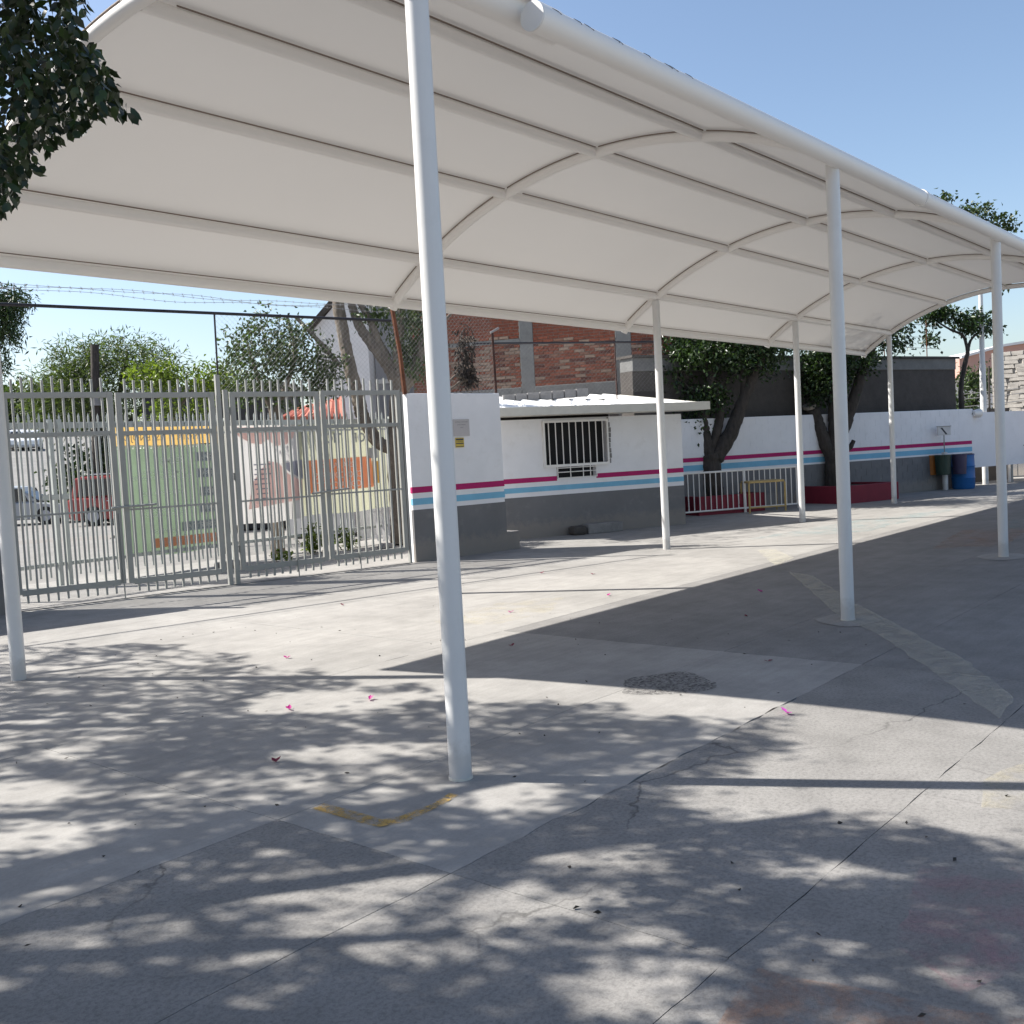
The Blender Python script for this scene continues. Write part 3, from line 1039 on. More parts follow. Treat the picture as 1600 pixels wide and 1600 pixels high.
for xx in (-1.0, 1.6, 3.52, 3.66, 6.56, 8.2, 10.35):
    MB().box(xx, xx+0.06, FY-0.06, FY+0.03, 0.0, 2.46).build('post', M['fence_steel'], f2, bevel=0.004)
MB().box(3.35, 3.78, FY-0.075, FY-0.06, 1.28, 1.36).build('latch_plate', M['fence_steel'], f2)
# low white railing returning towards the yard
lf = thing('low_fence', 'low white picket railing behind the gate leaf next to the pillar', 'fence', (10.3, 10.8, 0))
MB().obox((9.72, 11.28, 0.60), (0.66, -1.75, 0), (0.03, 0.01, 0), (0, 0, 0.04)).build('top_rail', M['house_white'], lf)
MB().obox((9.72, 11.28, 0.12), (0.66, -1.75, 0), (0.03, 0.01, 0), (0, 0, 0.04)).build('bottom_rail', M['house_white'], lf)
for i in range(15):
    t = (i+0.5)/15
    c = Vector((9.72+0.66*t, 11.28-1.75*t, 0))
    MB().obox(c+Vector((-0.02, -0.03, 0.05)), (0.018, -0.05, 0), (-0.012, -0.004, 0), (0, 0, 0.66)).build('picket', M['house_white'], lf)

# banners hang on the railing, print seen from behind and so reversed
BY = FY+0.06


def rect(mb_, x0, x1, z0, z1, y):
    return mb_.quad((x0, y, z0), (x1, y, z0), (x1, y, z1), (x0, y, z1))


def cloth(x0, x1, z0, z1, mat, name, parent, amp=0.02, n=26):
    m_ = MB()
    for j in range(9):
        for i in range(n):
            t, u = i/(n-1), j/8
            m_.v.append((x0+(x1-x0)*t, BY+amp*math.sin(t*17+u*2.5)*(0.4+0.6*(1-u))+amp*0.5*math.sin(t*41+u), z0+(z1-z0)*u+0.015*math.sin(t*9)*(1-u)))
    for j in range(8):
        for i in range(n-1):
            a = j*n+i
            m_.f.append((a, a+1, a+n+1, a+n))
    return m_.build(name, mat, parent, smooth=True, fixn=False)


b1 = thing('banner', 'green banner with a yellow header and an orange strip hung on the street railing', 'banner', (5.5, BY, 0))
cloth(4.56, 6.50, 0.28, 2.035, M['b_green'], 'banner_cloth', b1)
cloth(4.56, 6.50, 2.035, 2.36, M['b_yellow'], 'banner_cloth', b1, 0.008)
Yp = BY-0.04
rect(MB(), 5.95, 6.40, 2.22, 2.30, Yp-0.004).build('header_patch', M['b_white'], b1, fixn=False)
mb = MB()
for i in range(30):
    xx = 4.6+i*0.063
    mb.quad((xx, Yp-0.004, 1.99), (xx+0.03, Yp-0.004, 1.99), (xx+0.05, Yp-0.004, 2.035), (xx+0.02, Yp-0.004, 2.035))
mb.build('dashed_border', M['b_white'], b1, fixn=False)
for tx, cx_, sz in (('ENOJO', 4.95, 0.15), ('ES', 5.35, 0.15), ('NOTA', 5.85, 0.14)):
    text_mb(tx, sz, (cx_, Yp-0.006, 2.16), (1, 0, 0), (0, 0, 1), True).build('lettering', M['b_grey'], b1, fixn=False)
text_mb('DEL MEJ', 0.13, (5.55, Yp, 1.78), (1, 0, 0), (0, 0, 1), True, 0.004).build('lettering', M['b_white'], b1, fixn=False)
for r_i, (z, w_, tx) in enumerate(((1.83, 0.46, 'TOD ALE'), (1.56, 0.44, 'LA GRA'), (1.25, 0.42, 'EN LOS'), (0.98, 0.44, 'PARQUE'), (0.70, 0.80, 'INSCRIBETE YA'))):
    x0 = 6.44-w_
    rect(MB(), x0, 6.46, z-0.075, z+0.075, Yp).build('grey_label', M['b_grey'], b1, fixn=False)
    text_mb(tx, 0.095, ((x0+6.46)/2+0.02, Yp-0.004, z), (1, 0, 0), (0, 0, 1), True, 0.003).build('lettering', M['b_white'], b1, fixn=False)
lines = [(1.60, 'FORMATO DE LOS NIVELES'), (1.52, 'TALLER PARA NIÑOS Y JOVENES'), (1.27, 'HORARIO POR LA TARDE'), (1.00, 'CLASES EN LA ESCUELA'), (0.92, 'DE LUNES A VIERNES'), (0.66, 'INFORMES AQUI')]
for z, tx in lines:
    text_mb(tx, 0.072, (5.35, Yp, z), (1, 0, 0), (0, 0, 1), True, 0.001).build('lettering', M['b_white'], b1, fixn=False)
rect(MB(), 5.10, 6.46, 0.40, 0.55, Yp).build('orange_strip', M['b_orange'], b1, fixn=False)
text_mb('ATENCION A TODOS LOS ALUMNOS', 0.06, (5.78, Yp-0.004, 0.475), (1, 0, 0), (0, 0, 1), True).build('lettering', M['b_pink'], b1, fixn=False)

b2 = thing('banner', 'pale pink and cream banner with an orange text box hung on the street railing', 'banner', (8.6, BY, 0))
cloth(6.68, 8.15, 0.62, 2.34, M['b_pale'], 'banner_cloth', b2)
cloth(8.15, 10.28, 0.66, 2.34, M['b_cream'], 'banner_cloth', b2)
# printed shapes of the left half: pink arcs and a pink wedge
mb = MB()
mb.poly([(6.72, Yp, 2.30), (8.08, Yp, 2.30), (8.0, Yp, 2.10), (7.85, Yp, 1.98), (7.6, Yp, 1.96), (7.45, Yp, 2.08), (7.3, Yp, 2.00), (7.1, Yp, 2.02), (6.85, Yp, 2.14)])
mb.build('pink_print', M['b_pink'], b2, fixn=False)
mb = MB()
mb.poly([(6.95, Yp, 0.88), (8.12, Yp, 0.98), (8.14, Yp, 1.32), (7.85, Yp, 1.45), (7.65, Yp, 1.66), (7.45, Yp, 1.70), (7.25, Yp, 1.55), (7.05, Yp, 1.30)])
mb.build('pink_print', M['b_pink'], b2, fixn=False)
mb = MB()
mb.poly([(7.70, Yp-.004, 1.64), (8.17, Yp-.004, 1.70), (8.17, Yp-.004, 1.34), (7.85, Yp-.004, 1.50)])
mb.build('slate_print', M['b_grey'], b2, fixn=False)
mb = MB()
for i in range(8):
    z = 1.04+i*0.085
    w_ = 0.16+0.12*random.random()
    rect(mb, 7.10+0.05*random.random(), 7.10+w_+0.12, z, z+0.022, Yp-0.006)
mb.build('grey_print', M['b_grey'], b2, fixn=False)
mb = MB().poly([(8.20, Yp-.004, 1.06), (9.85, Yp-.004, 1.10), (9.9, Yp-.004, 1.14), (9.85, Yp-.004, 1.66), (9.8, Yp-.004, 1.70), (8.20, Yp-.004, 1.67)])
mb.build('orange_box', M['b_orange'], b2, fixn=False)
for z, tx, sz in ((1.56, '25 A LAS 25', 0.15), (1.37, 'CHO COMPRES', 0.17), (1.19, 'COT A ONOT', 0.17)):
    text_mb(tx, sz, (9.02, Yp-0.008, z), (1, 0, 0), (0, 0, 1), True, 0.004).build('lettering', M['b_white'], b2, fixn=False)
rect(MB(), 9.80, 10.02, 1.66, 1.86, Yp-0.006).build('slate_print', M['b_grey'], b2, fixn=False)
rect(MB(), 9.86, 10.03, 1.17, 1.60, Yp-0.009).build('amber_print', M['b_amber'], b2, fixn=False)
for tx, xt in (('POR', 9.62), ('TIC', 8.95)):
    text_mb(tx, 0.25, (xt, Yp, 2.06), (1, 0, 0), (0, 0, 1), True, 0.006).build('lettering', M['b_grey'], b2, fixn=False)

# ------------------------------------------------------------------ white pillar wall
pw = thing('pillar_wall', 'white wall pillar with magenta and blue stripes beside the gates', 'wall', ppt(1.0))


def wallbox(o, u, n, s0, s1, n0, n1, z0, z1, nm, mat, parent, bevel=0.0):
    return MB().obox(o+u*s0+n*n0+Vector((0, 0, z0)), u*(s1-s0), n*(n1-n0), (0, 0, z1-z0)).build(nm, mat, parent, bevel=bevel)


wallbox(PO, PU, PN, 0.10, 1.96, -0.22, 0.0, -0.02, 2.61, 'wall', M['wall_white'], pw, 0.012)


def stripes(o, u, n, s0, s1, nf, zs, parent, over=0.0):
    za, zb, zc, zd, ze = zs     # grey top, blue bottom, blue top, magenta bottom, magenta top
    wallbox(o, u, n, s0-over, s1+over, nf-0.05, nf+0.004, -0.015, za, 'grey_base', M['wall_grey'], parent)
    wallbox(o, u, n, s0-over, s1+over, nf-0.05, nf+0.003, zb, zc, 'blue_stripe', M['wall_blue'], parent)
    wallbox(o, u, n, s0-over, s1+over, nf-0.05, nf+0.003, zd, ze, 'magenta_stripe', M['wall_magenta'], parent)


stripes(PO, PU, PN, 0.10, 1.96, 0.0, (0.81, 0.885, 0.985, 1.07, 1.165), pw, 0.003)
wallbox(PO, PU, PN, 1.965, 2.27, -0.50, -0.04, -0.02, 0.30, 'step_block', M['wall_grey'], pw, 0.01)
pl = thing('notice_plaque', 'small beige notice plaque with faint lettering on the white pillar', 'plaque', ppt(1.135, 0.01, 1.92))
wallbox(PO, PU, PN, 0.96, 1.28, 0.003, 0.015, 1.925, 2.195, 'plate', M['plaque'], pl)
for z, tx in ((2.15, 'SECRETARIA DE EDUCACION'), (2.105, 'ESCUELA PRIMARIA'), (2.06, 'TURNO')):
    text_mb(tx, 0.019, ppt(1.12, 0.017, z), PU, (0, 0, 1)).build('lettering', M['ink'], pl, fixn=False)
yl = thing('warning_sign', 'small yellow sign with black bars under the beige plaque', 'sign', ppt(1.07, 0.01, 1.76))
wallbox(PO, PU, PN, 0.985, 1.155, 0.003, 0.012, 1.745, 1.90, 'plate', M['sign_yellow'], yl)
wallbox(PO, PU, PN, 0.995, 1.145, 0.012, 0.014, 1.86, 1.885, 'black_bar', M['ink'], yl)
wallbox(PO, PU, PN, 0.995, 1.145, 0.012, 0.014, 1.80, 1.815, 'black_bar', M['ink'], yl)
wallbox(PO, PU, PN, 0.995, 1.145, 0.012, 0.014, 1.755, 1.765, 'black_bar', M['ink'], yl)
text_mb('CUIDADO', 0.03, ppt(1.07, 0.014, 1.838), PU, (0, 0, 1)).build('lettering', M['ink'], yl, fixn=False)

# ------------------------------------------------------------------ guard house
HO = Vector((10.0, 9.03, 0))
HU = Vector((0.918, -0.3967, 0)).normalized()
HN = Vector((-HU.y, HU.x, 0))*-1


def hpt(s, n=0, z=0):
    return HO+HU*s+HN*n+Vector((0, 0, z))


gh = thing('guard_house', 'low white striped guardhouse with a barred window and a white sheet roof', 'building', hpt(2.8))
WX0, WX1, WZ0, WZ1 = 1.60, 3.03, 1.32, 2.17
BX0, BX1, BZ0, BZ1 = 1.88, 2.74, 1.08, 1.32
# front wall built round the openings
for (a, b, z0, z1) in ((0.30, WX0, -0.02, 2.22), (WX1, 4.80, -0.02, 2.22), (WX0, WX1, -0.02, BZ0), (WX0, BX0, BZ0, WZ0), (BX1, WX1, BZ0, WZ0), (WX0, WX1, WZ1, 2.22)):
    wallbox(HO, HU, HN, a, b, -0.16, 0.0, z0, z1, 'wall', M['wall_white'], gh)
wallbox(HO, HU, HN, 4.64, 4.80, -2.6, -0.161, -0.02, 2.22, 'side_wall', M['wall_white'], gh)
wallbox(HO, HU, HN, 0.30, 0.46, -2.6, -0.161, -0.02, 2.22, 'side_wall', M['wall_white'], gh)
wallbox(HO, HU, HN, 0.46, 4.64, -2.6, -2.45, -0.02, 2.5, 'back_wall', M['wall_white'], gh)
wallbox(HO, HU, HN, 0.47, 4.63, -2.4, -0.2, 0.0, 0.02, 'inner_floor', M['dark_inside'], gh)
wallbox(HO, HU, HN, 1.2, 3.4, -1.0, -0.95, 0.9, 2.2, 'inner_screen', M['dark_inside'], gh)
# stripes, interrupted at the lower window box
zs = (0.78, 0.865, 0.96, 1.045, 1.135)
wallbox(HO, HU, HN, 0.30, 4.803, -0.05, 0.004, -0.015, zs[0], 'grey_base', M['wall_grey'], gh)
wallbox(HO, HU, HN, 4.75, 4.804, -2.59, -0.051, -0.015, zs[0], 'grey_base', M['wall_grey'], gh)
wallbox(HO, HU, HN, 0.30, 4.803, -0.05, 0.003, zs[1], zs[2], 'blue_stripe', M['wall_blue'], gh)
wallbox(HO, HU, HN, 0.30, 1.875, -0.05, 0.003, zs[3], zs[4], 'magenta_stripe', M['wall_magenta'], gh)
wallbox(HO, HU, HN, 2.745, 4.803, -0.05, 0.003, zs[3], zs[4], 'magenta_stripe', M['wall_magenta'], gh)
# window with projecting guard
wd = thing('window', None, None)
wd['label'] = 'white barred window'
wd.parent = gh
wd.location = hpt(2.3, 0, 1.3)-wloc(gh)
for a, b, z0, z1 in ((WX0, WX1, WZ0-0.02, WZ0+0.03), (WX0, WX1, WZ1-0.03, WZ1+0.01), (WX0, WX0+0.035, WZ0+0.03, WZ1-0.03), (WX1-0.035, WX1, WZ0+0.03, WZ1-0.03)):
    wallbox(HO, HU, HN, a, b, 0.0, 0.06, z0, z1, 'frame', M['white_steel'], wd)
for i in range(9):
    s = WX0+0.035+(WX1-WX0-0.07)*(i+0.6)/9.2
    MB().tube([hpt(s, 0.04, WZ0+0.02), hpt(s, 0.04, WZ1-0.02)], 0.011, 8).build('window_bar', M['white_steel'], wd, smooth=True)
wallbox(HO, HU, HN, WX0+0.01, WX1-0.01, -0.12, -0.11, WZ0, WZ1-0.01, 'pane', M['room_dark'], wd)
for z in (BZ0+0.01, (BZ0+BZ1)/2, BZ1-0.04):
    MB().tube([hpt(BX0, 0.035, z), hpt(BX1, 0.035, z)], 0.010, 6).build('window_bar', M['white_steel'], wd)
for s in (BX0, BX0+0.28, BX0+0.56, BX0+0.72, BX1):
    MB().tube([hpt(s, 0.035, BZ0), hpt(s, 0.035, BZ1)], 0.010, 6).build('window_bar', M['white_steel'], wd)
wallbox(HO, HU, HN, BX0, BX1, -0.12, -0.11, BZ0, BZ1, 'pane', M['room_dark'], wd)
# chipped plaster beside the opening
mb = MB()
for i in range(9):
    z = WZ0+0.0+i*0.1
    mb.obox(hpt(WX1+0.005, 0.0, z), HU*random.uniform(0.03, 0.09), HN*0.018, (0, 0, 0.09))
mb.build('rough_plaster', M['block'], gh, bevel=0.008)
# roof: sloping corrugated sheet ribs
rf = MB()
prof = []
s = 0.10
while s < 4.75:
    for ds, dh in ((0, 0), (0.20, 0.0), (0.235, 0.032), (0.30, 0.032), (0.335, 0.0)):
        prof.append((s+ds, dh))
    s += 0.335
NB, NF = -2.75, 0.50
for a, h in prof:
    rf.v.append(tuple(hpt(a, NF, 2.395+h)))
    rf.v.append(tuple(hpt(a, NB, 2.80+h)))
for i in range(len(prof)-1):
    rf.f.append((2*i, 2*i+2, 2*i+3, 2*i+1))
r_ = rf.build('roof', M['roof_sheet'], gh, fixn=False)
sm = r_.modifiers.new('solid', 'SOLIDIFY')
sm.thickness = 0.01
wallbox(HO, HU, HN, 0.08, 5.13, 0.50, 0.53, 2.27, 2.428, 'fascia', M['fascia'], gh, 0.004)
MB().obox(hpt(0.1, 0.49, 2.27), HU*5.0, HN*-0.48, (0, 0, 0.035)).build('soffit', M['fascia'], gh)
MB().obox(hpt(5.10, 0.5, 2.30), HU*0.03, HN*-3.2+Vector((0, 0, 0.40)), (0, 0, 0.10)).build('fascia', M['fascia'], gh)
# loose blocks at the foot of the wall
o = MB().obox(hpt(2.36, 0.03, 0), HU*0.78, HN*0.22, (0, 0, 0.19)).build('kerb_block', M['block'], loc=tuple(hpt(2.7, 0.1, 0)), bevel=0.015)
tag(o, 'long low grey concrete block against the foot of the guardhouse', 'block')
o = MB().obox(hpt(2.02, 0.05, 0), HU*0.30, HN*0.25, (0, 0, 0.17)).build('rubble_stone', M['blockwall'], loc=tuple(hpt(2.2, 0.1, 0)), bevel=0.05)
tag(o, 'small dark rough stone beside the low block under the barred window', 'stone')

# blocks laid along the top behind the guardhouse roof
bw = thing('block_row', 'row of grey cinder blocks on top of the wall behind the guardhouse roof', 'wall', spot(850, 640, 20.6))
bp0, bp1 = spot(786, 628, 20.6), spot(920, 618, 20.9)
bu = (bp1-bp0)
bu.z = 0
bl = bu.length/7
bu.normalize()
bn = Vector((bu.y, -bu.x, 0))
zt = bp0.z
MB().obox(Vector((bp0.x, bp0.y, 0))-bu*0.2, bu*(bl*7+0.6), bn*-0.15, (0, 0, zt-0.03)).build('wall', M['blockwall'], bw)
for i in range(7):
    MB().obox(Vector((bp0.x, bp0.y, zt-0.025+0.01*i))+bu*(bl*i+0.006), bu*(bl-0.014), bn*-0.13, (0, 0, 0.165)).build('block', M['block'], bw, bevel=0.008)
# rail with rusty posts in front of the bricks
rr = thing('chain_link_fence', 'dark rail with rusty posts and wire netting in front of the brick house', 'fence', (bp0.x, bp0.y, 0))
q0, q1 = spot(740, 537, 20.2), spot(1034, 534, 21.4)
MB().tube([q0, q1], 0.022, 6).build('top_rail', M['black'], rr)
q2 = spot(960, 535, 21.1)
MB().tube([q2, Vector((q2.x, q2.y, 2.6))], 0.016, 6).build('post', M['rust_dark'], rr)
ru = (q1-q0)
ru.z = 0
rl = ru.length
ru.normalize()
mesh_net(Vector((q0.x, q0.y, 0)), ru, rl, 2.75, q0.z, 0.09, 0.0009).build('wire_netting', M['wire'], rr, fixn=False, kind='stuff')

# ------------------------------------------------------------------ brick house
c0 = spot(652, 705, 25.0)
c1 = spot(1034, 688, 23.6)
c0.z = c1.z = 0
BU = (c1-c0).normalized()
BN = Vector((BU.y, -BU.x, 0))
BL = (c1-c0).length
bh = thing('brick_house', 'raw red brick house with grey concrete columns behind the guardhouse', 'building', c0+BU*BL/2)


def bs(px, depth=24.3):
    p_ = spot(px, 600, depth)
    p_.z = 0
    return (p_-c0).dot(BU)


def bpt(s, n, z):
    return c0+BU*s+BN*n+Vector((0, 0, z))


MB().obox(bpt(0, -0.30, 0), BU*BL, BN*0.30, (0, 0, 6.2)).build('wall', M['mortar'], bh)
sA0, sA1 = bs(816), bs(838)
sB0, sB1 = bs(966, 23.9), bs(991, 23.9)
for a, b in ((sA0, sA1), (sB0, sB1)):
    MB().obox(bpt(a, 0.0, 0), BU*(b-a), BN*0.03, (0, 0, 6.2)).build('column', M['beam'], bh, bevel=0.01)
zb0, zb1 = 2.70, 3.16
MB().obox(bpt(0, 0.0, zb0), BU*sA0, BN*0.045, (0, 0, zb1-zb0)).build('beam', M['beam'], bh, bevel=0.01)
MB().obox(bpt(sA1, 0.0, zb0), BU*(sB0-sA1), BN*0.045, (0, 0, zb1-zb0)).build('beam', M['beam'], bh, bevel=0.01)
MB().obox(bpt(0, 0.0, 0), BU*BL, BN*0.02, (0, 0, zb0)).build('lower_wall', M['blockwall'], bh)
MB().obox(bpt(0.0, 0.015, 4.22), BU*sA0, BN*0.02, (0, 0, 0.09)).build('band', M['beam'], bh)
# the bricks
brick_me = [MB().box(0, 0.228, -0.02, 0.010, 0, 0.058).mesh('brick', mt) for mt in BR]
cand = []
CH, CW = 0.0725, 0.243
for r_i in range(40):
    z = zb1+0.008+r_i*CH
    if z > 6.1:
        break
    for a, b in ((0.02, sA0), (sA1, sB0), (sB1, BL-0.02)):
        s = a+0.008-(CW/2 if r_i % 2 else 0)
        while s < b-0.02:
            x0, x1 = max(s, a+0.006), min(s+0.228, b-0.006)
            if x1-x0 > 0.05:
                cand.append((r_i, x0, x1, z))
            s += CW
BA = math.atan2(BU.y, BU.x)
full = []
vis = []
for cnd in cand:
    r_i, x0, x1, z = cnd
    p_ = np.array(bpt((x0+x1)/2, 0, z))
    px, py, dd = project(p_[None, :])
    inside = 705 < px[0] < 1030 and py[0] > 492+(px[0]-705)*0.10
    vis.append((0 if inside else 1, -py[0], cnd))
vis.sort(key=lambda t: (t[0], t[1]))
for k, (f_, q_, (r_i, x0, x1, z)) in enumerate(vis):
    if k < 290 and f_ == 0:
        wq = random.random()
        mi = (0 if wq < .34 else 1 if wq < .62 else 2 if wq < .8 else 3 if wq < .93 else 4)
        if (x1 < sA0 and random.random() < 0.5) or random.random() < 0.05+0.25*(math.sin(x0*2.1+z*3.0) > 0.6):
            mi = random.choice((3, 4, 4))
        o = inst(brick_me[mi], 'brick', bh, bpt(x0, 0.006+random.uniform(-0.006, 0.006), z+random.uniform(-.003, .003)), BA, ((x1-x0)/0.228, 1, 1))
    else:
        full.append((x0, x1, z))
mb = MB()
for x0, x1, z in full:
    mb.obox(bpt(x0, -0.01, z), BU*(x1-x0), BN*(0.022+random.uniform(-0.006, 0.004)), (0, 0, 0.058))
mb.build('bricks', BR[0], bh, fixn=False, kind='stuff')
# dead climber on the pillar top and netting
dv = thing('dead_climber', 'dry brown dead climber hanging on the netting above the white pillar', 'plant', ppt(1.3, -0.1, 2.6))
mb = MB()
for i in range(60):
    a = ppt(random.gauss(1.42, 0.10), -0.16, random.uniform(2.75, 3.75))
    pts = [a]
    for k in range(4):
        a = a+Vector((random.gauss(0, 0.045), random.gauss(0, 0.03), random.uniform(-0.13, 0.02)))
        pts.append(a)
    mb.tube(pts, [0.010, 0.008, 0.006, 0.004, 0.003], 4)
mb.build('stems', M['bark_dark'], dv, fixn=False)
P = np.array([tuple(ppt(random.gauss(1.42, 0.09), -0.16+random.gauss(0, 0.04), random.choice((random.gauss(3.25, 0.22), random.gauss(2.9, 0.06))))) for _ in range(420)])
D = RNG.normal(size=P.shape)+np.array([0, 0, -1.5])
me = leaves_mesh('dry_leaves', P-np.array(wloc(dv)), D, 0.09, 0.04, M['bark_dark'])
o = bpy.data.objects.new('dry_leaves', me)
COL.objects.link(o)
o.parent = dv
o['kind'] = 'stuff'
mb = MB()
for (a, b, c) in (((0.85, 2.68), (1.15, 2.9), (1.75, 2.75)), ((0.95, 2.62), (1.25, 2.8), (1.5, 2.85)), ((0.8, 3.6), (1.15, 3.9), (1.6, 4.05))):
    mb.tube([ppt(a[0], -0.14, a[1]), ppt(b[0], -0.12, b[1]), ppt(c[0], -0.14, c[1])], [0.018, 0.022, 0.008], 6)
mb.build('branch', M['bark'], dv, smooth=True)

# ------------------------------------------------------------------ perimeter wall to the right
WO = Vector((15.0, 9.0, 0))
WU = Vector((11.3, -3.9, 0)).normalized()
WN = Vector((WU.y, -WU.x, 0))


def wpt(s, n=0, z=0):
    return WO+WU*s+WN*n+Vector((0, 0, z))


WL = 12.3
wl = thing('perimeter_wall', 'long white block wall with magenta and blue stripes behind the shaded trees', 'wall', wpt(6))
wallbox(WO, WU, WN, -0.5, WL, -0.15, 0.0, -0.02, 2.17, 'wall', M['wall_white'], wl, 0.01)
stripes(WO, WU, WN, -0.5, WL-0.08, 0.0, (0.94, 0.985, 1.115, 1.19, 1.285), wl)
# block courses standing slightly proud of their joints in the painted wall
mb = MB()
for r_i in range(5):
    z = 1.30+r_i*0.172
    s = -0.4+(0.2 if r_i % 2 else 0)
    while s < WL-0.45:
        if True:
            mb.obox(wpt(s, -0.01, z), WU*0.39, WN*0.014, (0, 0, 0.162))
        s += 0.402
mb.build('blocks', M['wall_white'], wl, fixn=False, kind='stuff')
mb = MB()
for r_i in range(5):
    z = 0.03+r_i*0.178
    s = -0.4+(0.2 if r_i % 2 else 0)
    while s < WL-0.45:
        mb.obox(wpt(s, -0.01, z), WU*0.39, WN*0.020, (0, 0, 0.168))
        s += 0.402
mb.build('blocks', M['wall_grey'], wl, fixn=False, kind='stuff')

# dark neighbour building behind
nb = thing('neighbour_building', 'dark unplastered building with a lighter top band behind the striped wall', 'building', wpt(6, -1))
wallbox(WO, WU, WN, 0.75, WL-0.1, -0.9, -0.45, -0.02, 3.30, 'wall', M['blockwall'], nb)
wallbox(WO, WU, WN, 0.75, WL-0.1, -0.9, -0.42, 3.301, 3.60, 'parapet', M['beam'], nb, 0.01)
wallbox(WO, WU, WN, 0.7, WL, -0.95, -0.36, 3.601, 3.66, 'coping', M['blockwall'], nb)
# upper brick storey further back
ub = thing('upper_storey', 'pinkish brick upper storey with red window grilles behind the dark building', 'building', wpt(4, -5))
wallbox(WO, WU, WN, -1.0, 9.0, -8.0, -4.3, 2.0, 4.9, 'wall', M['mortar'], ub)
mb = MB()
for r_i in range(14):
    z = 3.7+r_i*0.082
    s = -0.95+(0.14 if r_i % 2 else 0)
    while s < 8.7:
        if not (3.3 < s < 4.3 or 5.6 < s < 6.6):
            mb.obox(wpt(s, -4.31, z), WU*0.27, WN*0.022, (0, 0, 0.066))
        s += 0.285
mb.build('bricks', BR[1], ub, fixn=False, kind='stuff')
for s in (3.4, 5.7):
    w_ = thing('window', None, None)
    w_.parent = ub
    w_.location = wpt(s, -4.3, 4.0)-wloc(ub)
    wallbox(WO, WU, WN, s, s+0.95, -4.31, -4.27, 3.75, 4.75, 'pane', M['window_glass'], w_)
    for k in range(5):
        wallbox(WO, WU, WN, s+k*0.23, s+k*0.23+0.03, -4.268, -4.24, 3.7, 4.8, 'grille_bar', M['rust'], w_)
    for z in (3.7, 4.1, 4.5, 4.8):
        wallbox(WO, WU, WN, s-0.02, s+0.97, -4.238, -4.22, z, z+0.03, 'grille_bar', M['rust'], w_)
# aerial posts and wires on the neighbour roof
aw = thing('roof_wire_fence', 'thin wires strung on short poles along the dark building roof', 'wires', wpt(9, -1, 3.66))
for s in (8.2, 9.8, 11.6):
    MB().tube([wpt(s, -0.9, 3.6), wpt(s, -0.9, 4.75)], 0.014, 5).build('pole', M['rust'], aw)
for z in (3.95, 4.25, 4.6):
    MB().tube([wpt(5.5, -0.9, z), wpt(9.8, -0.9, z+0.04), wpt(12.2, -0.9, z-0.02)], 0.006, 4).build('wire', M['wire'], aw)

# panel screen right of the wall end
ps = thing('white_screen', 'plain white panel on short posts right of the striped wall end', 'screen', wpt(13.8))
wallbox(WO, WU, WN, WL+0.02, 16.0, -0.12, -0.06, 0.52, 2.06, 'panel', M['wall_white'], ps)
for s in (WL+0.1, 14.2, 15.9):
    wallbox(WO, WU, WN, s, s+0.08, -0.14, -0.121, -0.02, 2.1, 'post', M['gate_steel'], ps)
wallbox(WO, WU, WN, WL+0.02, 16.0, -1.4, -1.3, -0.02, 2.2, 'back_wall', M['blockwall'], ps)
fl = spot(1520, 646, 28.5)
o = MB().tube([fl, fl+Vector((0.25, -0.1, 0.0))], [0.08, 0.13], 10).build('floodlight', M['white_steel'], None, loc=tuple(fl), smooth=True)
MB().tube([fl, fl+Vector((-0.05, 0.25, -0.22))], 0.02, 6).build('bracket', M['wire'], o)
tag(o, 'small white floodlight fixed near the right end of the striped wall', 'light')

# ------------------------------------------------------------------ far right: stone wall, arch, gate
sw = thing('stone_wall', 'tall pale rough stone wall in sunlight at the right edge', 'wall', (33, 4, 0))
wd0 = spot(1553, 700, 33)
sxa = wd0.x
mb = MB()
ystart = wd0.y
MB().box(sxa, sxa+0.4, -14, ystart, -0.02, 4.0).build('wall', M['stone'], sw)
smes = []
for k in range(6):
    w_ = 0.18+0.05*k
    mbk = MB().box(-0.05, 0.015, -w_/2, w_/2, 0.0, 0.125)
    for i, v in enumerate(mbk.v):
        mbk.v[i] = (v[0]+random.uniform(-0.015, 0.01), v[1]+random.uniform(-0.03, 0.03), v[2]+random.uniform(-0.02, 0.02))
    smes.append(mbk.mesh('stone', M['stone']))
cnt = 0
for r_i in range(24):
    y = ystart-0.2-0.1*random.random()
    while y > ystart-2.6 and cnt < 290:
        k = random.randrange(6)
        inst(smes[k], 'stone', sw, (sxa-0.005+random.uniform(-0.006, 0.010), y, 0.9+r_i*0.138-0.2+random.uniform(-.02, .02)), random.uniform(-0.05, 0.05))
        y -= 0.18+0.05*k
        cnt += 1
MB().box(sxa-0.01, sxa, -14, ystart-0.05, 1.15, 1.28).build('magenta_stripe', M['wall_magenta'], sw)
MB().box(sxa-0.012, sxa-0.002, -14, ystart-0.05, 0.98, 1.10).build('blue_stripe', M['wall_blue'], sw)
MB().box(sxa-0.014, sxa-0.004, -14, ystart-0.05, 0.0, 0.90).build('grey_base', M['wall_grey'], sw)

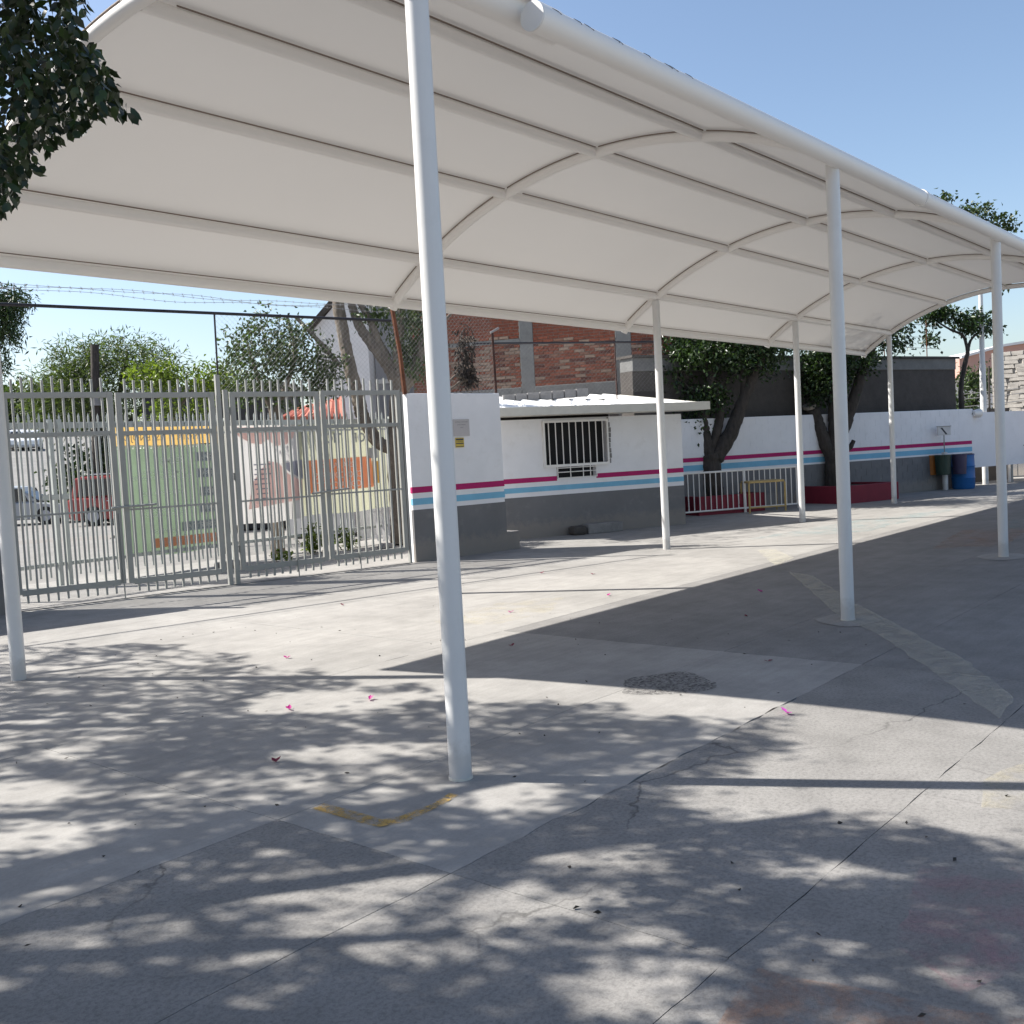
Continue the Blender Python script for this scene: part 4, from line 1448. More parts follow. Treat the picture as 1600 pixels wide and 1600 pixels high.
ar = thing('arched_roof', 'long low pink arched roof of a distant hall at right', 'building', spot(1600, 640, 60))
A0 = spot(1500, 590, 60)
prof = [(0, 0), (0, 1.1), (2.5, 1.65), (5, 1.9), (8, 1.95), (11, 1.8), (14, 1.4), (16, 0.9), (16, -0.4), (12, 0.15), (8, 0.35), (4, 0.25)]
ax_ = Vector((0.644, -0.765, 0))
MB().prism(prof, A0, ax_, Vector((0, 0, 1)), Vector((0.765, 0.644, 0))*8).build('roof', M['pink_wall'], ar)
prof2 = [(0, 1.11), (2.5, 1.66), (5, 1.91), (8, 1.96), (11, 1.81), (14, 1.41), (14, 1.53), (11, 1.95), (8, 2.11), (5, 2.06), (2.5, 1.80), (0, 1.25)]
MB().prism(prof2, A0-Vector((0.765, 0.644, 0))*0.3, ax_, Vector((0, 0, 1)), Vector((0.765, 0.644, 0))*8.6).build('roof_edge', M['house_white'], ar)
MB().obox(A0-Vector((0, 0, A0.z))+Vector((1, 1, 0)), ax_*15, Vector((0.765, 0.644, 0))*6, (0, 0, A0.z+0.2)).build('wall', M['house_white'], ar)

g3 = thing('side_gate', 'thin grey gate in front of the sunlit stone wall at the right edge', 'gate', spot(1590, 740, 31))
ga = spot(1577, 747, 30.0)
ga.z = 0
gd = Vector((0.5, -0.86, 0))
MB().tube([ga, ga+Vector((0, 0, 1.5))], 0.045, 8).build('post', M['white_steel'], g3, smooth=True)
MB().tube([ga+Vector((0, 0, 1.5)), ga+Vector((0, 0, 1.56))], 0.07, 8).build('post_cap', M['rust'], g3, smooth=True)
for z in (0.15, 1.05):
    MB().tube([ga+Vector((0, 0, z)), ga+gd*3+Vector((0, 0, z))], 0.018, 6).build('rail', M['gate_steel'], g3)
for i in range(12):
    c = ga+gd*(0.24*(i+1))
    MB().tube([c+Vector((0, 0, 0.15)), c+Vector((0, 0, 1.05+(0.3 if i % 4 == 0 else 0)))], 0.011, 5).build('bar', M['gate_steel'], g3)

# tall flag pole
fp = thing('flag_pole', 'tall slim white flagpole near the right end of the striped wall', 'pole', (27.47, 4.93, 0))
MB().tube([(27.47, 4.93, -0.02), (27.47, 4.93, 3.4)], 0.085, 14).build('lower_pole', M['post_steel'], fp, smooth=True)
MB().tube([(27.47, 4.93, 3.4), (27.47, 4.93, 6.6)], [0.075, 0.05], 14).build('upper_pole', M['post_steel'], fp, smooth=True)
# dark lamp posts with brackets behind, over the wall
dp = thing('wire_pole', 'thin dark steel pole carrying wires behind the white screen', 'pole', spot(1546, 700, 31))
a = spot(1546, 640, 31)
MB().tube([a-Vector((0, 0, 0.6)), spot(1545, 572, 31)], 0.03, 6).build('pole', M['bark_dark'], dp)
for y_ in (614, 622, 634):
    MB().tube([spot(1504, y_+2, 31), spot(1600, y_-8, 31.5)], 0.012, 4).build('wire', M['wire'], dp)

# bins, barrel, sign on a short post
lp = thing('sign_post', 'white post holding a small mirrored board with a dark diagonal bar', 'sign', (25.05, 5.30, 0))
MB().tube([(25.05, 5.30, -0.02), (25.05, 5.30, 1.02)], 0.075, 14).build('post', M['post_steel'], lp, smooth=True)
MB().tube([(25.05, 5.30, 1.0), (25.05, 5.30, 1.50)], 0.014, 8).build('stem', M['wire'], lp, smooth=True)
sb = Vector((25.03, 5.33, 1.48))
su = Vector((0.55, -0.83, 0)).normalized()
sn = Vector((-0.83, -0.55, 0)).normalized()
brd = MB().obox(sb-su*0.15, su*0.34, sn*0.10, (0, 0, 0.23)).build('board', M['house_white'], lp, bevel=0.01)
MB().quad(sb+su*-0.08+sn*0.103+Vector((0, 0, 0.20)), sb+su*-0.03+sn*0.103+Vector((0, 0, 0.20)), sb+su*0.10+sn*0.103+Vector((0, 0, 0.02)), sb+su*0.05+sn*0.103+Vector((0, 0, 0.02))).build('diagonal_bar', M['ink'], brd, fixn=False)
MB().obox(sb-su*0.16+Vector((0, 0, 0.23)), su*0.36, sn*0.12, (0, 0, 0.015)).build('hood', M['gate_steel'], brd)


def bin_(c, w_, mat, label):
    t = thing('rubbish_bin', label, 'bin', c, 'coloured rubbish bins mounted on the white post')
    mb_ = MB()
    for z, k in ((0.42, 0.88), (0.80, 0.98), (0.93, 1.0)):
        for a_ in range(12):
            an = 2*math.pi*a_/12
            mb_.v.append((c[0]+w_*k*math.cos(an), c[1]+w_*k*math.sin(an), z))
    for j in range(2):
        for k in range(12):
            q = j*12
            mb_.f.append((q+k, q+(k+1) % 12, q+12+(k+1) % 12, q+12+k))
    mb_.f.append(tuple(range(12)))
    mb_.build('body', mat, t, smooth=True)
    MB().tube([(c[0], c[1], 0.93), (c[0], c[1], 0.955)], w_*1.05, 14).build('rim', mat, t, smooth=True)
    MB().tube([(c[0], c[1], 0.86), (25.05, 5.30, 0.86)], 0.015, 6).build('arm', M['gate_steel'], t)


bin_((24.95, 5.62, 0), 0.17, M['bin_orange'], 'dull orange hanging bin, leftmost of the three on the post')
bin_((24.80, 5.27, 0), 0.21, M['bin_green'], 'dark green hanging bin, middle one of the three on the post')
bin_((25.12, 4.94, 0), 0.19, M['bin_purple'], 'dark purple hanging bin, rightmost of the three on the post')
ba = thing('blue_barrel', 'big blue plastic barrel standing on the ground behind the bins', 'barrel', (25.45, 4.95, 0))
pr = [(0.26, 0), (0.29, 0.05), (0.295, 0.28), (0.31, 0.30), (0.295, 0.32), (0.295, 0.60), (0.31, 0.62), (0.295, 0.64), (0.285, 0.88), (0.30, 0.92)]
MB().tube([(25.45, 4.95, z) for r, z in pr], [r for r, z in pr], 22).build('body', M['barrel_blue'], ba, smooth=True)
MB().tube([(25.45, 4.95, 0.92), (25.45, 4.95, 0.945)], 0.29, 22).build('lid', M['bin_purple'], ba, smooth=True)

# ------------------------------------------------------------------ railing, planters, bench, shaded trees
ra, rb = Vector((15.9, 8.12, 0)), Vector((18.68, 6.60, 0))
ru = (rb-ra).normalized()
rl = (rb-ra).length
rn = Vector((ru.y, -ru.x, 0))
rail = thing('railing', 'white steel railing of upright bars in front of the first shaded tree', 'railing', ra+ru*rl/2)
MB().tube([ra+Vector((0, 0, 0.955)), rb+Vector((0, 0, 0.955))], 0.022, 8).build('top_rail', M['white_steel'], rail, smooth=True)
MB().tube([ra+Vector((0, 0, 0.10)), rb+Vector((0, 0, 0.10))], 0.020, 8).build('bottom_rail', M['white_steel'], rail, smooth=True)
bme = MB().tube([(0, 0, 0.10), (0, 0, 0.95)], 0.0125, 8).mesh('bar', M['white_steel'], smooth=True)
for i in range(22):
    inst(bme, 'bar', rail, ra+ru*(rl*(i+0.5)/22))
pme = MB().tube([(0, 0, -0.02), (0, 0, 0.97)], 0.032, 10).mesh('post', M['white_steel'], smooth=True)
for t in (0.012, 0.53, 0.99):
    inst(pme, 'post', rail, ra+ru*(rl*t))


def planter(c, w_, d_, h, rot, label):
    t = thing('planter', label, 'planter', (c[0], c[1], 0), 'crimson concrete planters round the trees')
    u = Vector((math.cos(rot), math.sin(rot), 0))
    v = Vector((-math.sin(rot), math.cos(rot), 0))
    o_ = Vector((c[0], c[1], 0))-u*w_/2-v*d_/2
    th = 0.12
    z = Vector((0, 0, -0.02))
    for (a, b, e, f_) in ((0, w_, 0, th), (0, w_, d_-th, d_), (0, th, th, d_-th), (w_-th, w_, th, d_-th)):
        MB().obox(o_+u*a+v*e+z, u*(b-a), v*(f_-e), (0, 0, h+0.02)).build('side', M['planter_red'], t, bevel=0.012)
    MB().obox(o_+u*th+v*th, u*(w_-2*th), v*(d_-2*th), (0, 0, h-0.05)).build('soil', M['soil'], t)


pc1 = spot(1112, 700, 23.6)
planter((pc1.x, pc1.y), 1.75, 1.5, 0.42, -0.5, 'crimson planter box behind the white railing, round the first tree trunk')
pc2 = spot(1312, 700, 25.2)
planter((pc2.x, pc2.y), 1.9, 1.9, 0.42, -0.33, 'crimson planter box right of the railing, round the second tree trunk')


def shaded_tree(base, D_, label, trunk, limbs, blobs, nc, mat='leaf_dark', leaf=(0.10, 0.055), bark='bark_dark', spread=0.16, per=26, white=None, droop=0.6):
    t = thing('tree', label, 'tree', (base.x, base.y, 0))
    o_ = limb(trunk[0], trunk[1], trunk[2]).build('trunk', M[bark], t, smooth=True)
    for pts, r_a, r_b in limbs:
        limb(pts, r_a, r_b).build('branch', M[bark], t, smooth=True)
    if white:
        limb(white[0], white[1], white[2]).build('limewash', M['limewash'], t, smooth=True)
    crown(t, blobs, nc, per, spread, leaf[0], leaf[1], M[mat], droop)
    return t


d1 = 23.6


def s1(x, y, dd=0):
    return spot(x, y, d1+dd)


tb = Vector((s1(1112, 700).x, s1(1112, 700).y, 0.3))
shaded_tree(tb, d1, 'dense dark tree with a forked trunk rising behind the white railing',
            ([tb, s1(1112, 760), s1(1110, 712)], 0.26, 0.24),
            [([s1(1108, 715), s1(1098, 670), s1(1100, 630), s1(1112, 590)], 0.19, 0.11),
             ([s1(1116, 718), s1(1140, 680), s1(1160, 630), s1(1185, 570), s1(1215, 520)], 0.20, 0.09),
             ([s1(1112, 700), s1(1125, 650), s1(1120, 620), s1(1104, 560), s1(1098, 510)], 0.12, 0.05),
             ([s1(1160, 640), s1(1162, 590), s1(1158, 550), s1(1160, 500)], 0.09, 0.04),
             ([s1(1100, 640), s1(1080, 610), s1(1050, 580)], 0.07, 0.02)],
            [(s1(1130, 545), (1.2, 1.1, 0.60), 5), (s1(1085, 550), (0.75, 0.8, 0.5), 3), (s1(1190, 545), (0.9, 0.8, 0.5), 3), (s1(1100, 622), (0.6, 0.5, 0.28), 1.5), (s1(1045, 590), (0.35, 0.5, 0.22), 0.5), (s1(1075, 665), (0.22, 0.4, 0.28), 0.4),
             (s1(1140, 440), (2.1, 1.8, 1.5), 8)], 520)
d2 = 25.4


def s2(x, y, dd=0):
    return spot(x, y, d2+dd)


tb = Vector((s2(1304, 700).x, s2(1304, 700).y, 0.3))
shaded_tree(tb, d2, 'leaning dark tree with a sawn-off limb behind the middle front post',
            ([tb, s2(1303, 755), s2(1303, 712)], 0.24, 0.22),
            [([s2(1300, 715), s2(1284, 680), s2(1272, 645), s2(1266, 638)], 0.17, 0.15),
             ([s2(1303, 712), s2(1304, 670), s2(1303, 620), s2(1306, 560), s2(1298, 500)], 0.18, 0.10),
             ([s2(1308, 690), s2(1325, 650), s2(1345, 590), s2(1362, 540), s2(1392, 500), s2(1400, 430)], 0.17, 0.10),
             ([s2(1315, 680), s2(1326, 700), s2(1334, 688)], 0.08, 0.05)],
            [(s2(1292, 585), (0.6, 0.6, 0.55), 3), (s2(1285, 550), (0.7, 0.7, 0.4), 2.5), (s2(1276, 615), (0.22, 0.3, 0.22), 0.7), (s2(1320, 560), (0.7, 0.7, 0.4), 2.5), (s2(1385, 520), (0.55, 0.6, 0.45), 2.2),
             (s2(1300, 440), (2.0, 1.8, 1.4), 6), (s2(1395, 470), (0.5, 0.5, 0.6), 1.2)], 420)
st_ = s2(1265, 636)
MB().tube([st_-Vector((0, 0, 0.02)), st_+Vector((-0.03, 0, 0.05))], 0.17, 12).build('sawn_stump', M['bark_pale'], bpy.data.objects['tree.001'] if 'tree.001' in bpy.data.objects else None)

# bench and desk frame behind the railing
bf = thing('table_frame', 'small ochre table frame standing behind the railing', 'table', spot(1195, 790, 22.9))
t0, t1 = spot(1170, 757, 22.6), spot(1226, 753, 22.8)
t0z = 0.66
for p_ in (t0, t1):
    MB().tube([Vector((p_.x, p_.y, 0)), Vector((p_.x, p_.y, t0z))], 0.024, 6).build('leg', M['wood'], bf)
    q_ = p_+Vector((0.5, 0.45, 0))
    MB().tube([Vector((q_.x, q_.y, 0)), Vector((q_.x, q_.y, t0z))], 0.024, 6).build('leg', M['wood'], bf)
MB().obox((t0.x, t0.y, t0z), (t1.x-t0.x, t1.y-t0.y, 0), (0.5, 0.45, 0), (0, 0, 0.045)).build('table_top', M['wood'], bf, bevel=0.006)
MB().tube([Vector((t0.x, t0.y, 0.12)), Vector((t1.x, t1.y, 0.12))], 0.02, 6).build('stretcher', M['wood'], bf)
be = thing('bench', 'low ochre wooden bench beside the second planter', 'bench', spot(1248, 770, 26))
e0, e1 = spot(1224, 754, 25.2), spot(1272, 749, 25.4)
MB().obox((e0.x, e0.y, 0.50), (e1.x-e0.x, e1.y-e0.y, 0), (0.3, 0.25, 0), (0, 0, 0.06)).build('seat', M['wood'], be, bevel=0.006)
for t in (0.08, 0.92):
    c = e0.lerp(e1, t)
    MB().box(c.x, c.x+0.07, c.y, c.y+0.07, 0, 0.50).build('leg', M['wood'], be)

# ------------------------------------------------------------------ trees behind on the right
d3 = 29.0


def s3(x, y):
    return spot(x, y, d3)


tb = Vector((s3(1505, 700).x, s3(1505, 700).y, 0.0))
shaded_tree(tb, d3, 'slender tree with a dark flat crown right behind the dark building',
            ([tb, s3(1503, 650), s3(1502, 600), s3(1512, 550)], 0.09, 0.06),
            [([s3(1512, 550), s3(1505, 525), s3(1485, 515), s3(1460, 500)], 0.05, 0.02),
             ([s3(1512, 550), s3(1518, 530), s3(1540, 510)], 0.05, 0.02)],
            [(s3(1458, 492), (0.26, 0.4, 0.26), 1.6), (s3(1478, 488), (0.25, 0.3, 0.16), 0.8), (s3(1520, 503), (0.52, 0.5, 0.24), 2.4), (s3(1455, 530), (0.18, 0.3, 0.15), 0.4), (s3(1550, 508), (0.2, 0.3, 0.18), 0.5)],
            120, leaf=(0.13, 0.07), spread=0.10, per=16)
d4 = 33.0


def s4(x, y):
    return spot(x, y, d4)


tb = Vector((s4(1690, 700).x, s4(1690, 700).y, 0.0))
shaded_tree(tb, d4, 'tall tree whose top shows above the right end of the canopy',
            ([tb, s4(1680, 560), s4(1640, 420)], 0.15, 0.10),
            [([s4(1640, 420), s4(1570, 390), s4(1490, 350)], 0.08, 0.02)],
            [(s4(1470, 312), (0.22, 0.3, 0.14), 0.5), (s4(1520, 330), (0.45, 0.5, 0.2), 1.0), (s4(1558, 350), (0.45, 0.5, 0.28), 1.6), (s4(1560, 400), (0.8, 0.8, 0.5), 3), (s4(1556, 440), (0.28, 0.4, 0.16), .6), (s4(1480, 340), (0.6, 0.6, 0.25), 1.2)],
            130, 'leaf_mid', (0.15, 0.085), spread=0.13, per=16)
d5 = 46.0


def s5(x, y):
    return spot(x, y, d5)


tb = Vector((s5(1522, 700).x, s5(1522, 700).y, 0.0))
shaded_tree(tb, d5, 'distant green tree seen between the dark building and the flagpole',
            ([tb, s5(1520, 620)], 0.2, 0.1), [([s5(1520, 640), s5(1540, 600)], 0.08, 0.03)],
            [(s5(1518, 610), (0.7, 0.8, 0.8), 2), (s5(1515, 640), (0.8, 0.8, 0.6), 2), (s5(1548, 590), (0.5, 0.6, 0.3), 1), (s5(1512, 590), (0.4, 0.5, 0.3), .8)],
            110, 'leaf_mid', (0.2, 0.1), spread=0.22, per=16)

# ------------------------------------------------------------------ trees behind the gates
d6 = 19.2


def s6(x, y, dd=0.0):
    return spot(x, y, d6+dd)


tb = Vector((s6(622, 850).x, s6(622, 850).y, 0.0))
shaded_tree(tb, d6, 'pale trunked tree with bare forking limbs behind the rightmost gate leaf',
            ([tb, s6(622, 800), s6(618, 720), s6(620, 650), s6(624, 590)], 0.15, 0.15),
            [([s6(622, 600), s6(606, 570), s6(580, 535), s6(562, 510), s6(548, 470), s6(540, 440)], 0.14, 0.06),
             ([s6(606, 560), s6(592, 535), s6(578, 500), s6(560, 468), s6(550, 440)], 0.09, 0.05),
             ([s6(624, 600), s6(621, 550), s6(626, 500), s6(628, 450)], 0.11, 0.06),
             ([s6(626, 610), s6(648, 575), s6(665, 520), s6(672, 470)], 0.15, 0.07),
             ([s6(566, 652), s6(560, 625), s6(546, 570), s6(536, 520), s6(527, 465)], 0.135, 0.11),
             ([s6(612, 700), s6(590, 690), s6(566, 652)], 0.13, 0.12)],
            [(s6(640, 520), (0.35, 0.4, 0.45), 2.4), (s6(645, 570), (0.20, 0.3, 0.25), 1.0), (s6(590, 487), (0.25, 0.4, 0.12), 1.0), (s6(655, 490), (0.3, 0.4, 0.3), 1), (s6(600, 400), (1.8, 1.5, 0.8), 4)],
            230, 'leaf_mid', (0.09, 0.04), 'bark', 0.12, 18, droop=1.6)
d7 = 18.6


def s7(x, y):
    return spot(x, y, d7)


tb = Vector((s7(430, 800).x, s7(430, 800).y, 0.0))
shaded_tree(tb, d7, 'bushy dark green tree behind the gate leaves left of the bare limbs',
            ([tb, s7(432, 720), s7(428, 640)], 0.13, 0.09),
            [([s7(428, 650), s7(400, 580), s7(385, 530)], 0.06, 0.02), ([s7(428, 650), s7(460, 560), s7(450, 500)], 0.06, 0.02), ([s7(462, 495), s7(495, 530), s7(530, 570)], 0.035, 0.05)],
            [(s7(430, 520), (0.55, 0.7, 0.38), 2.5), (s7(400, 570), (0.75, 0.8, 0.5), 3), (s7(465, 555), (0.75, 0.7, 0.42), 3), (s7(370, 545), (0.35, 0.5, 0.45), 0.8), (s7(505, 585), (0.45, 0.5, 0.40), 2.2), (s7(440, 610), (1.1, 0.7, 0.35), 2.5), (s7(375, 510), (0.2, 0.3, 0.2), 0.15)],
            190, 'leaf_mid', (0.085, 0.045), 'bark', 0.11, 26)
d8 = 40.0


def s8(x, y):
    return spot(x, y, d8)


tb = Vector((s8(170, 800).x, s8(170, 800).y, 0.0))
shaded_tree(tb, d8, 'wide feathery acacia spreading beyond the street behind the left gates',
            ([tb, s8(168, 740), s8(165, 690)], 0.30, 0.22),
            [([s8(166, 700), s8(120, 620), s8(80, 570)], 0.14, 0.04), ([s8(166, 700), s8(190, 600), s8(200, 550)], 0.14, 0.04), ([s8(166, 700), s8(240, 620), s8(280, 590)], 0.12, 0.04), ([s8(166, 700), s8(150, 600), s8(130, 540)], 0.12, 0.03)],
            [(s8(125, 560), (1.5, 1.3, 0.7), 3), (s8(190, 555), (1.6, 1.4, 0.75), 3.5), (s8(90, 595), (1.3, 1.2, 0.6), 2.5), (s8(245, 575), (1.3, 1.2, 0.6), 2.5), (s8(160, 600), (2.6, 1.8, 0.8), 5), (s8(200, 640), (2.6, 1.5, 0.6), 4), (s8(90, 640), (1.6, 1.4, 0.7), 3), (s8(60, 615), (0.6, 0.8, 0.4), 0.8)],
            560, 'leaf_feather', (0.26, 0.045), 'bark_dark', 0.26, 24, droop=0.1)
d9 = 22.0


def s9(x, y):
    return spot(x, y, d9)


tb = Vector((s9(270, 800).x, s9(270, 800).y, 0.0))
shaded_tree(tb, d9, 'yellow-green hedge tree just behind the green banner',
            ([tb, s9(270, 700), s9(268, 640)], 0.10, 0.06), [([s9(268, 650), s9(230, 600)], 0.04, 0.02), ([s9(268, 650), s9(310, 600)], 0.04, 0.02)],
            [(s9(238, 585), (0.5, 0.6, 0.25), 2), (s9(270, 592), (0.6, 0.6, 0.22), 2), (s9(330, 590), (0.45, 0.6, 0.3), 1.6), (s9(290, 640), (0.9, 0.6, 0.35), 2), (s9(350, 600), (0.4, 0.6, 0.3), 1.2)],
            170, 'leaf_yellow', (0.10, 0.05), 'bark', 0.12, 20)
# dark house wall behind hedge
dh = thing('dark_house', 'low dark house wall with a flat roof behind the hedge tree', 'house', spot(290, 760, 26))
a = spot(222, 640, 27)
MB().obox((a.x, a.y, -0.02), Vector((0.644, -0.765, 0))*3.6, Vector((0.765, 0.644, 0))*3, (0, 0, spot(290, 612, 27).z)).build('wall', M['dark_inside'], dh)
MB().obox((a.x-0.1, a.y-0.1, spot(290, 612, 27).z), Vector((0.644, -0.765, 0))*3.8, Vector((0.765, 0.644, 0))*3.2, (0, 0, 0.12)).build('roof', M['beam'], dh)
MB().obox((a.x-0.6, a.y+0.3, -0.02), Vector((0.644, -0.765, 0))*0.75, Vector((0.765, 0.644, 0))*0.2, (0, 0, 3.0)).build('side_panel', M['fence_steel'], dh)
d10 = 15.0


def s10(x, y):
    return spot(x, y, d10)


tb = Vector((s10(-60, 900).x, s10(-60, 900).y, 0.0))
shaded_tree(tb, d10, 'dark drooping casuarina-like tree at the left edge above the gates',
            ([tb, s10(-62, 700), s10(-50, 480)], 0.16, 0.09),
            [([s10(-55, 560), s10(-20, 500), s10(15, 470)], 0.04, 0.01), ([s10(-55, 600), s10(-20, 560), s10(5, 540)], 0.04, 0.01)],
            [(s10(25, 468), (0.20, 0.3, 0.13), 1.4), (s10(10, 500), (0.18, 0.3, 0.16), 1.3), (s10(-20, 480), (0.4, 0.5, 0.4), 2), (s10(12, 525), (0.16, 0.3, 0.14), 1), (s10(-30, 560), (0.3, 0.4, 0.4), 1.2), (s10(0, 570), (0.08, 0.2, 0.08), 0.3)],
            120, 'leaf_dark', (0.10, 0.022), 'bark_dark', 0.075, 30, droop=0.8)

# utility pole
up_ = thing('utility_pole', 'dark wooden utility pole standing among the acacia branches', 'pole', spot(152, 800, 38))
a = spot(152, 800, 38)
MB().tube([Vector((a.x, a.y, -0.02)), spot(148, 539, 38)], [0.19, 0.15], 10).build('pole', M['bark_dark'], up_, smooth=True)
MB().box(a.x+0.1, a.x+0.4, a.y-0.2, a.y+0.1, 4.2, 4.5).build('junction_box', M['wire'], up_)

# white gable house and neighbours
wh = thing('white_house', 'pale white gabled house standing behind the bare tree limbs', 'house', spot(550, 700, 25))
hu = Vector((0.644, -0.765, 0))
hf = Vector((0.765, 0.644, 0))
pA = spot(503, 700, 25.0)
pA.z = 0
zL, zP = spot(503, 515, 25).z, spot(560, 455, 25).z
MB().prism([(0, 0), (1.28, 0), (1.28, zP+0.1), (0.85, zP), (0, zL)], pA, hu, Vector((0, 0, 1)), hf*4).build('wall', M['house_white'], wh)
MB().prism([(-0.12, zL-0.06), (0.85, zP+0.02), (1.4, zP+0.12), (1.4, zP+0.24), (0.8, zP+0.14), (-0.12, zL+0.08)], pA-hf*0.15, hu, Vector((0, 0, 1)), hf*4.3).build('roof', M['bark_dark'], wh)
gy = thing('grey_house', 'grey flat-roofed house wall between the white house and the brick house', 'house', spot(600, 700, 26))
pB = pA+hu*1.30+hf*1.0
MB().obox(pB-Vector((0, 0, 0.02)), hu*1.7, hf*4, (0, 0, 5.6)).build('wall', M['house_grey'], gy)
MB().obox(pB+hu*0.05-hf*0.06+Vector((0, 0, 3.55)), hu*1.2, hf*0.05, (0, 0, 0.10)).build('ledge', M['house_white'], gy)
for z in (0.8,):
    MB().obox(pB+hu*0.35-hf*0.03+Vector((0, 0, 2.0)), hu*0.08, hf*0.02, (0, 0, 1.6)).build('drain_pipe', M['rust'], gy)
MB().obox(pB+hu*2.1-hf*0.2+Vector((0, 0, 3.4)), hu*0.5, hf*0.2, (0, 0, 1.9)).build('white_panel', M['house_white'], gy)
# red tiled roof low behind gates
tr_ = thing('tiled_roof', 'small red tiled lean-to roof behind the right gate leaves', 'roof', spot(500, 700, 23))
t_a, t_b = spot(440, 655, 23.0), spot(545, 655, 23.0)
t_c, t_d = spot(540, 622, 24.2), spot(468, 640, 24.2)
n_t = 11
for i in range(n_t):
    t = i/n_t
    p0_, p1_ = t_a.lerp(t_b, t), t_d.lerp(t_c, t)
    w_ = (t_b-t_a).length/n_t
    MB().tube([p0_, p1_], w_*0.55, 8).build('roof_tile', M['tile_red'], tr_, smooth=True)
MB().obox(Vector((t_a.x, t_a.y, 0)), hu*1.5, hf*1.5, (0, 0, t_a.z-0.1)).build('wall', M['house_white'], tr_)
lw = MB().obox(spot(560, 820, 21.5)-Vector((0, 0, spot(560, 820, 21.5).z+0.02)), hu*1.2, hf*0.2, (0, 0, 2.45)).build('garden_wall', M['house_white'], loc=tuple(spot(560, 820, 21.5)-Vector((0, 0, spot(560, 820, 21.5).z))))
tag(lw, 'short white garden wall behind the right gate leaf and the banner', 'wall')


# weeds and rubble by the street railing
def weed(c, n, h, label, seed):
    t = thing('weed', label, 'plant', c)
    P_, D_ = [], []
    mb_ = MB()
    for i in range(n):
        a_ = random.uniform(0, 2*math.pi)
        r_b = random.uniform(0, 0.28)
        top = Vector((c[0]+r_b*1.4*math.cos(a_), c[1]+r_b*math.sin(a_), random.uniform(0.3, 1)*h))
        b0 = Vector((c[0]+r_b*0.5*math.cos(a_), c[1]+r_b*0.5*math.sin(a_), 0))
        mb_.tube([b0, b0.lerp(top, 0.6)+Vector((0.02, 0.01, 0)), top], 0.005, 4)
        for k in range(14):
            q = b0.lerp(top, random.uniform(0.2, 1.05))
            P_.append(tuple(q))
            D_.append((random.gauss(0, 1), random.gauss(0, 1), random.gauss(0.3, 0.6)))
    mb_.build('stems', M['leaf_mid'], t, fixn=False)
    me_ = leaves_mesh('leaves', np.array(P_)-np.array(wloc(t)), np.array(D_), 0.085, 0.045, M['leaf_yellow'])
    o_ = bpy.data.objects.new('leaves', me_)
    COL.objects.link(o_)
    o_.parent = t
    o_['kind'] = 'stuff'


weed((8.0, 11.0, 0), 22, 0.62, 'leafy green weed growing beneath the pale pink banner, larger one', 1)
weed((8.75, 10.9, 0), 14, 0.40, 'small leafy weed right of the larger one under the banner', 2)
weed((6.9, 10.5, 0), 8, 0.20, 'low scrappy weed near the post between the gates', 3)
for i, (x, y, s_) in enumerate(((5.9, 10.6, 0.16), (6.3, 10.9, 0.12), (9.1, 10.3, 0.14), (9.6, 10.1, 0.10))):
    mb = MB().box(-s_, s_, -s_*0.7, s_*0.7, 0, s_*0.9)
    mb.v = [(x+v[0]*random.uniform(.7, 1.1), y+v[1]*random.uniform(.7, 1.1), v[2]*random.uniform(.7, 1)) for v in mb.v]
    tag(mb.build('rubble_stone', M['block'], loc=(x, y, 0), bevel=0.02),
        ['larger rubble chunk on the ground beneath the green banner', 'smaller rubble chunk beneath the right edge of the green banner', 'grey rubble piece beneath the cream half of the banner', 'small rubble piece near the low white railing'][i], 'stone', 'rubble behind the gates')

# low planter at the left edge beside the leftmost post
lb = thing('brick_planter', 'low orange brick planter edge at the left picture edge', 'planter', (0.0, 7.3, 0))
MB().box(-1.9, 0.52, 7.0, 8.0, -0.02, 0.20).build('box', M['tile_red'], lb, bevel=0.01)
MB().box(-1.8, 0.44, 7.08, 7.9, 0.19, 0.215).build('soil', M['soil'], lb)


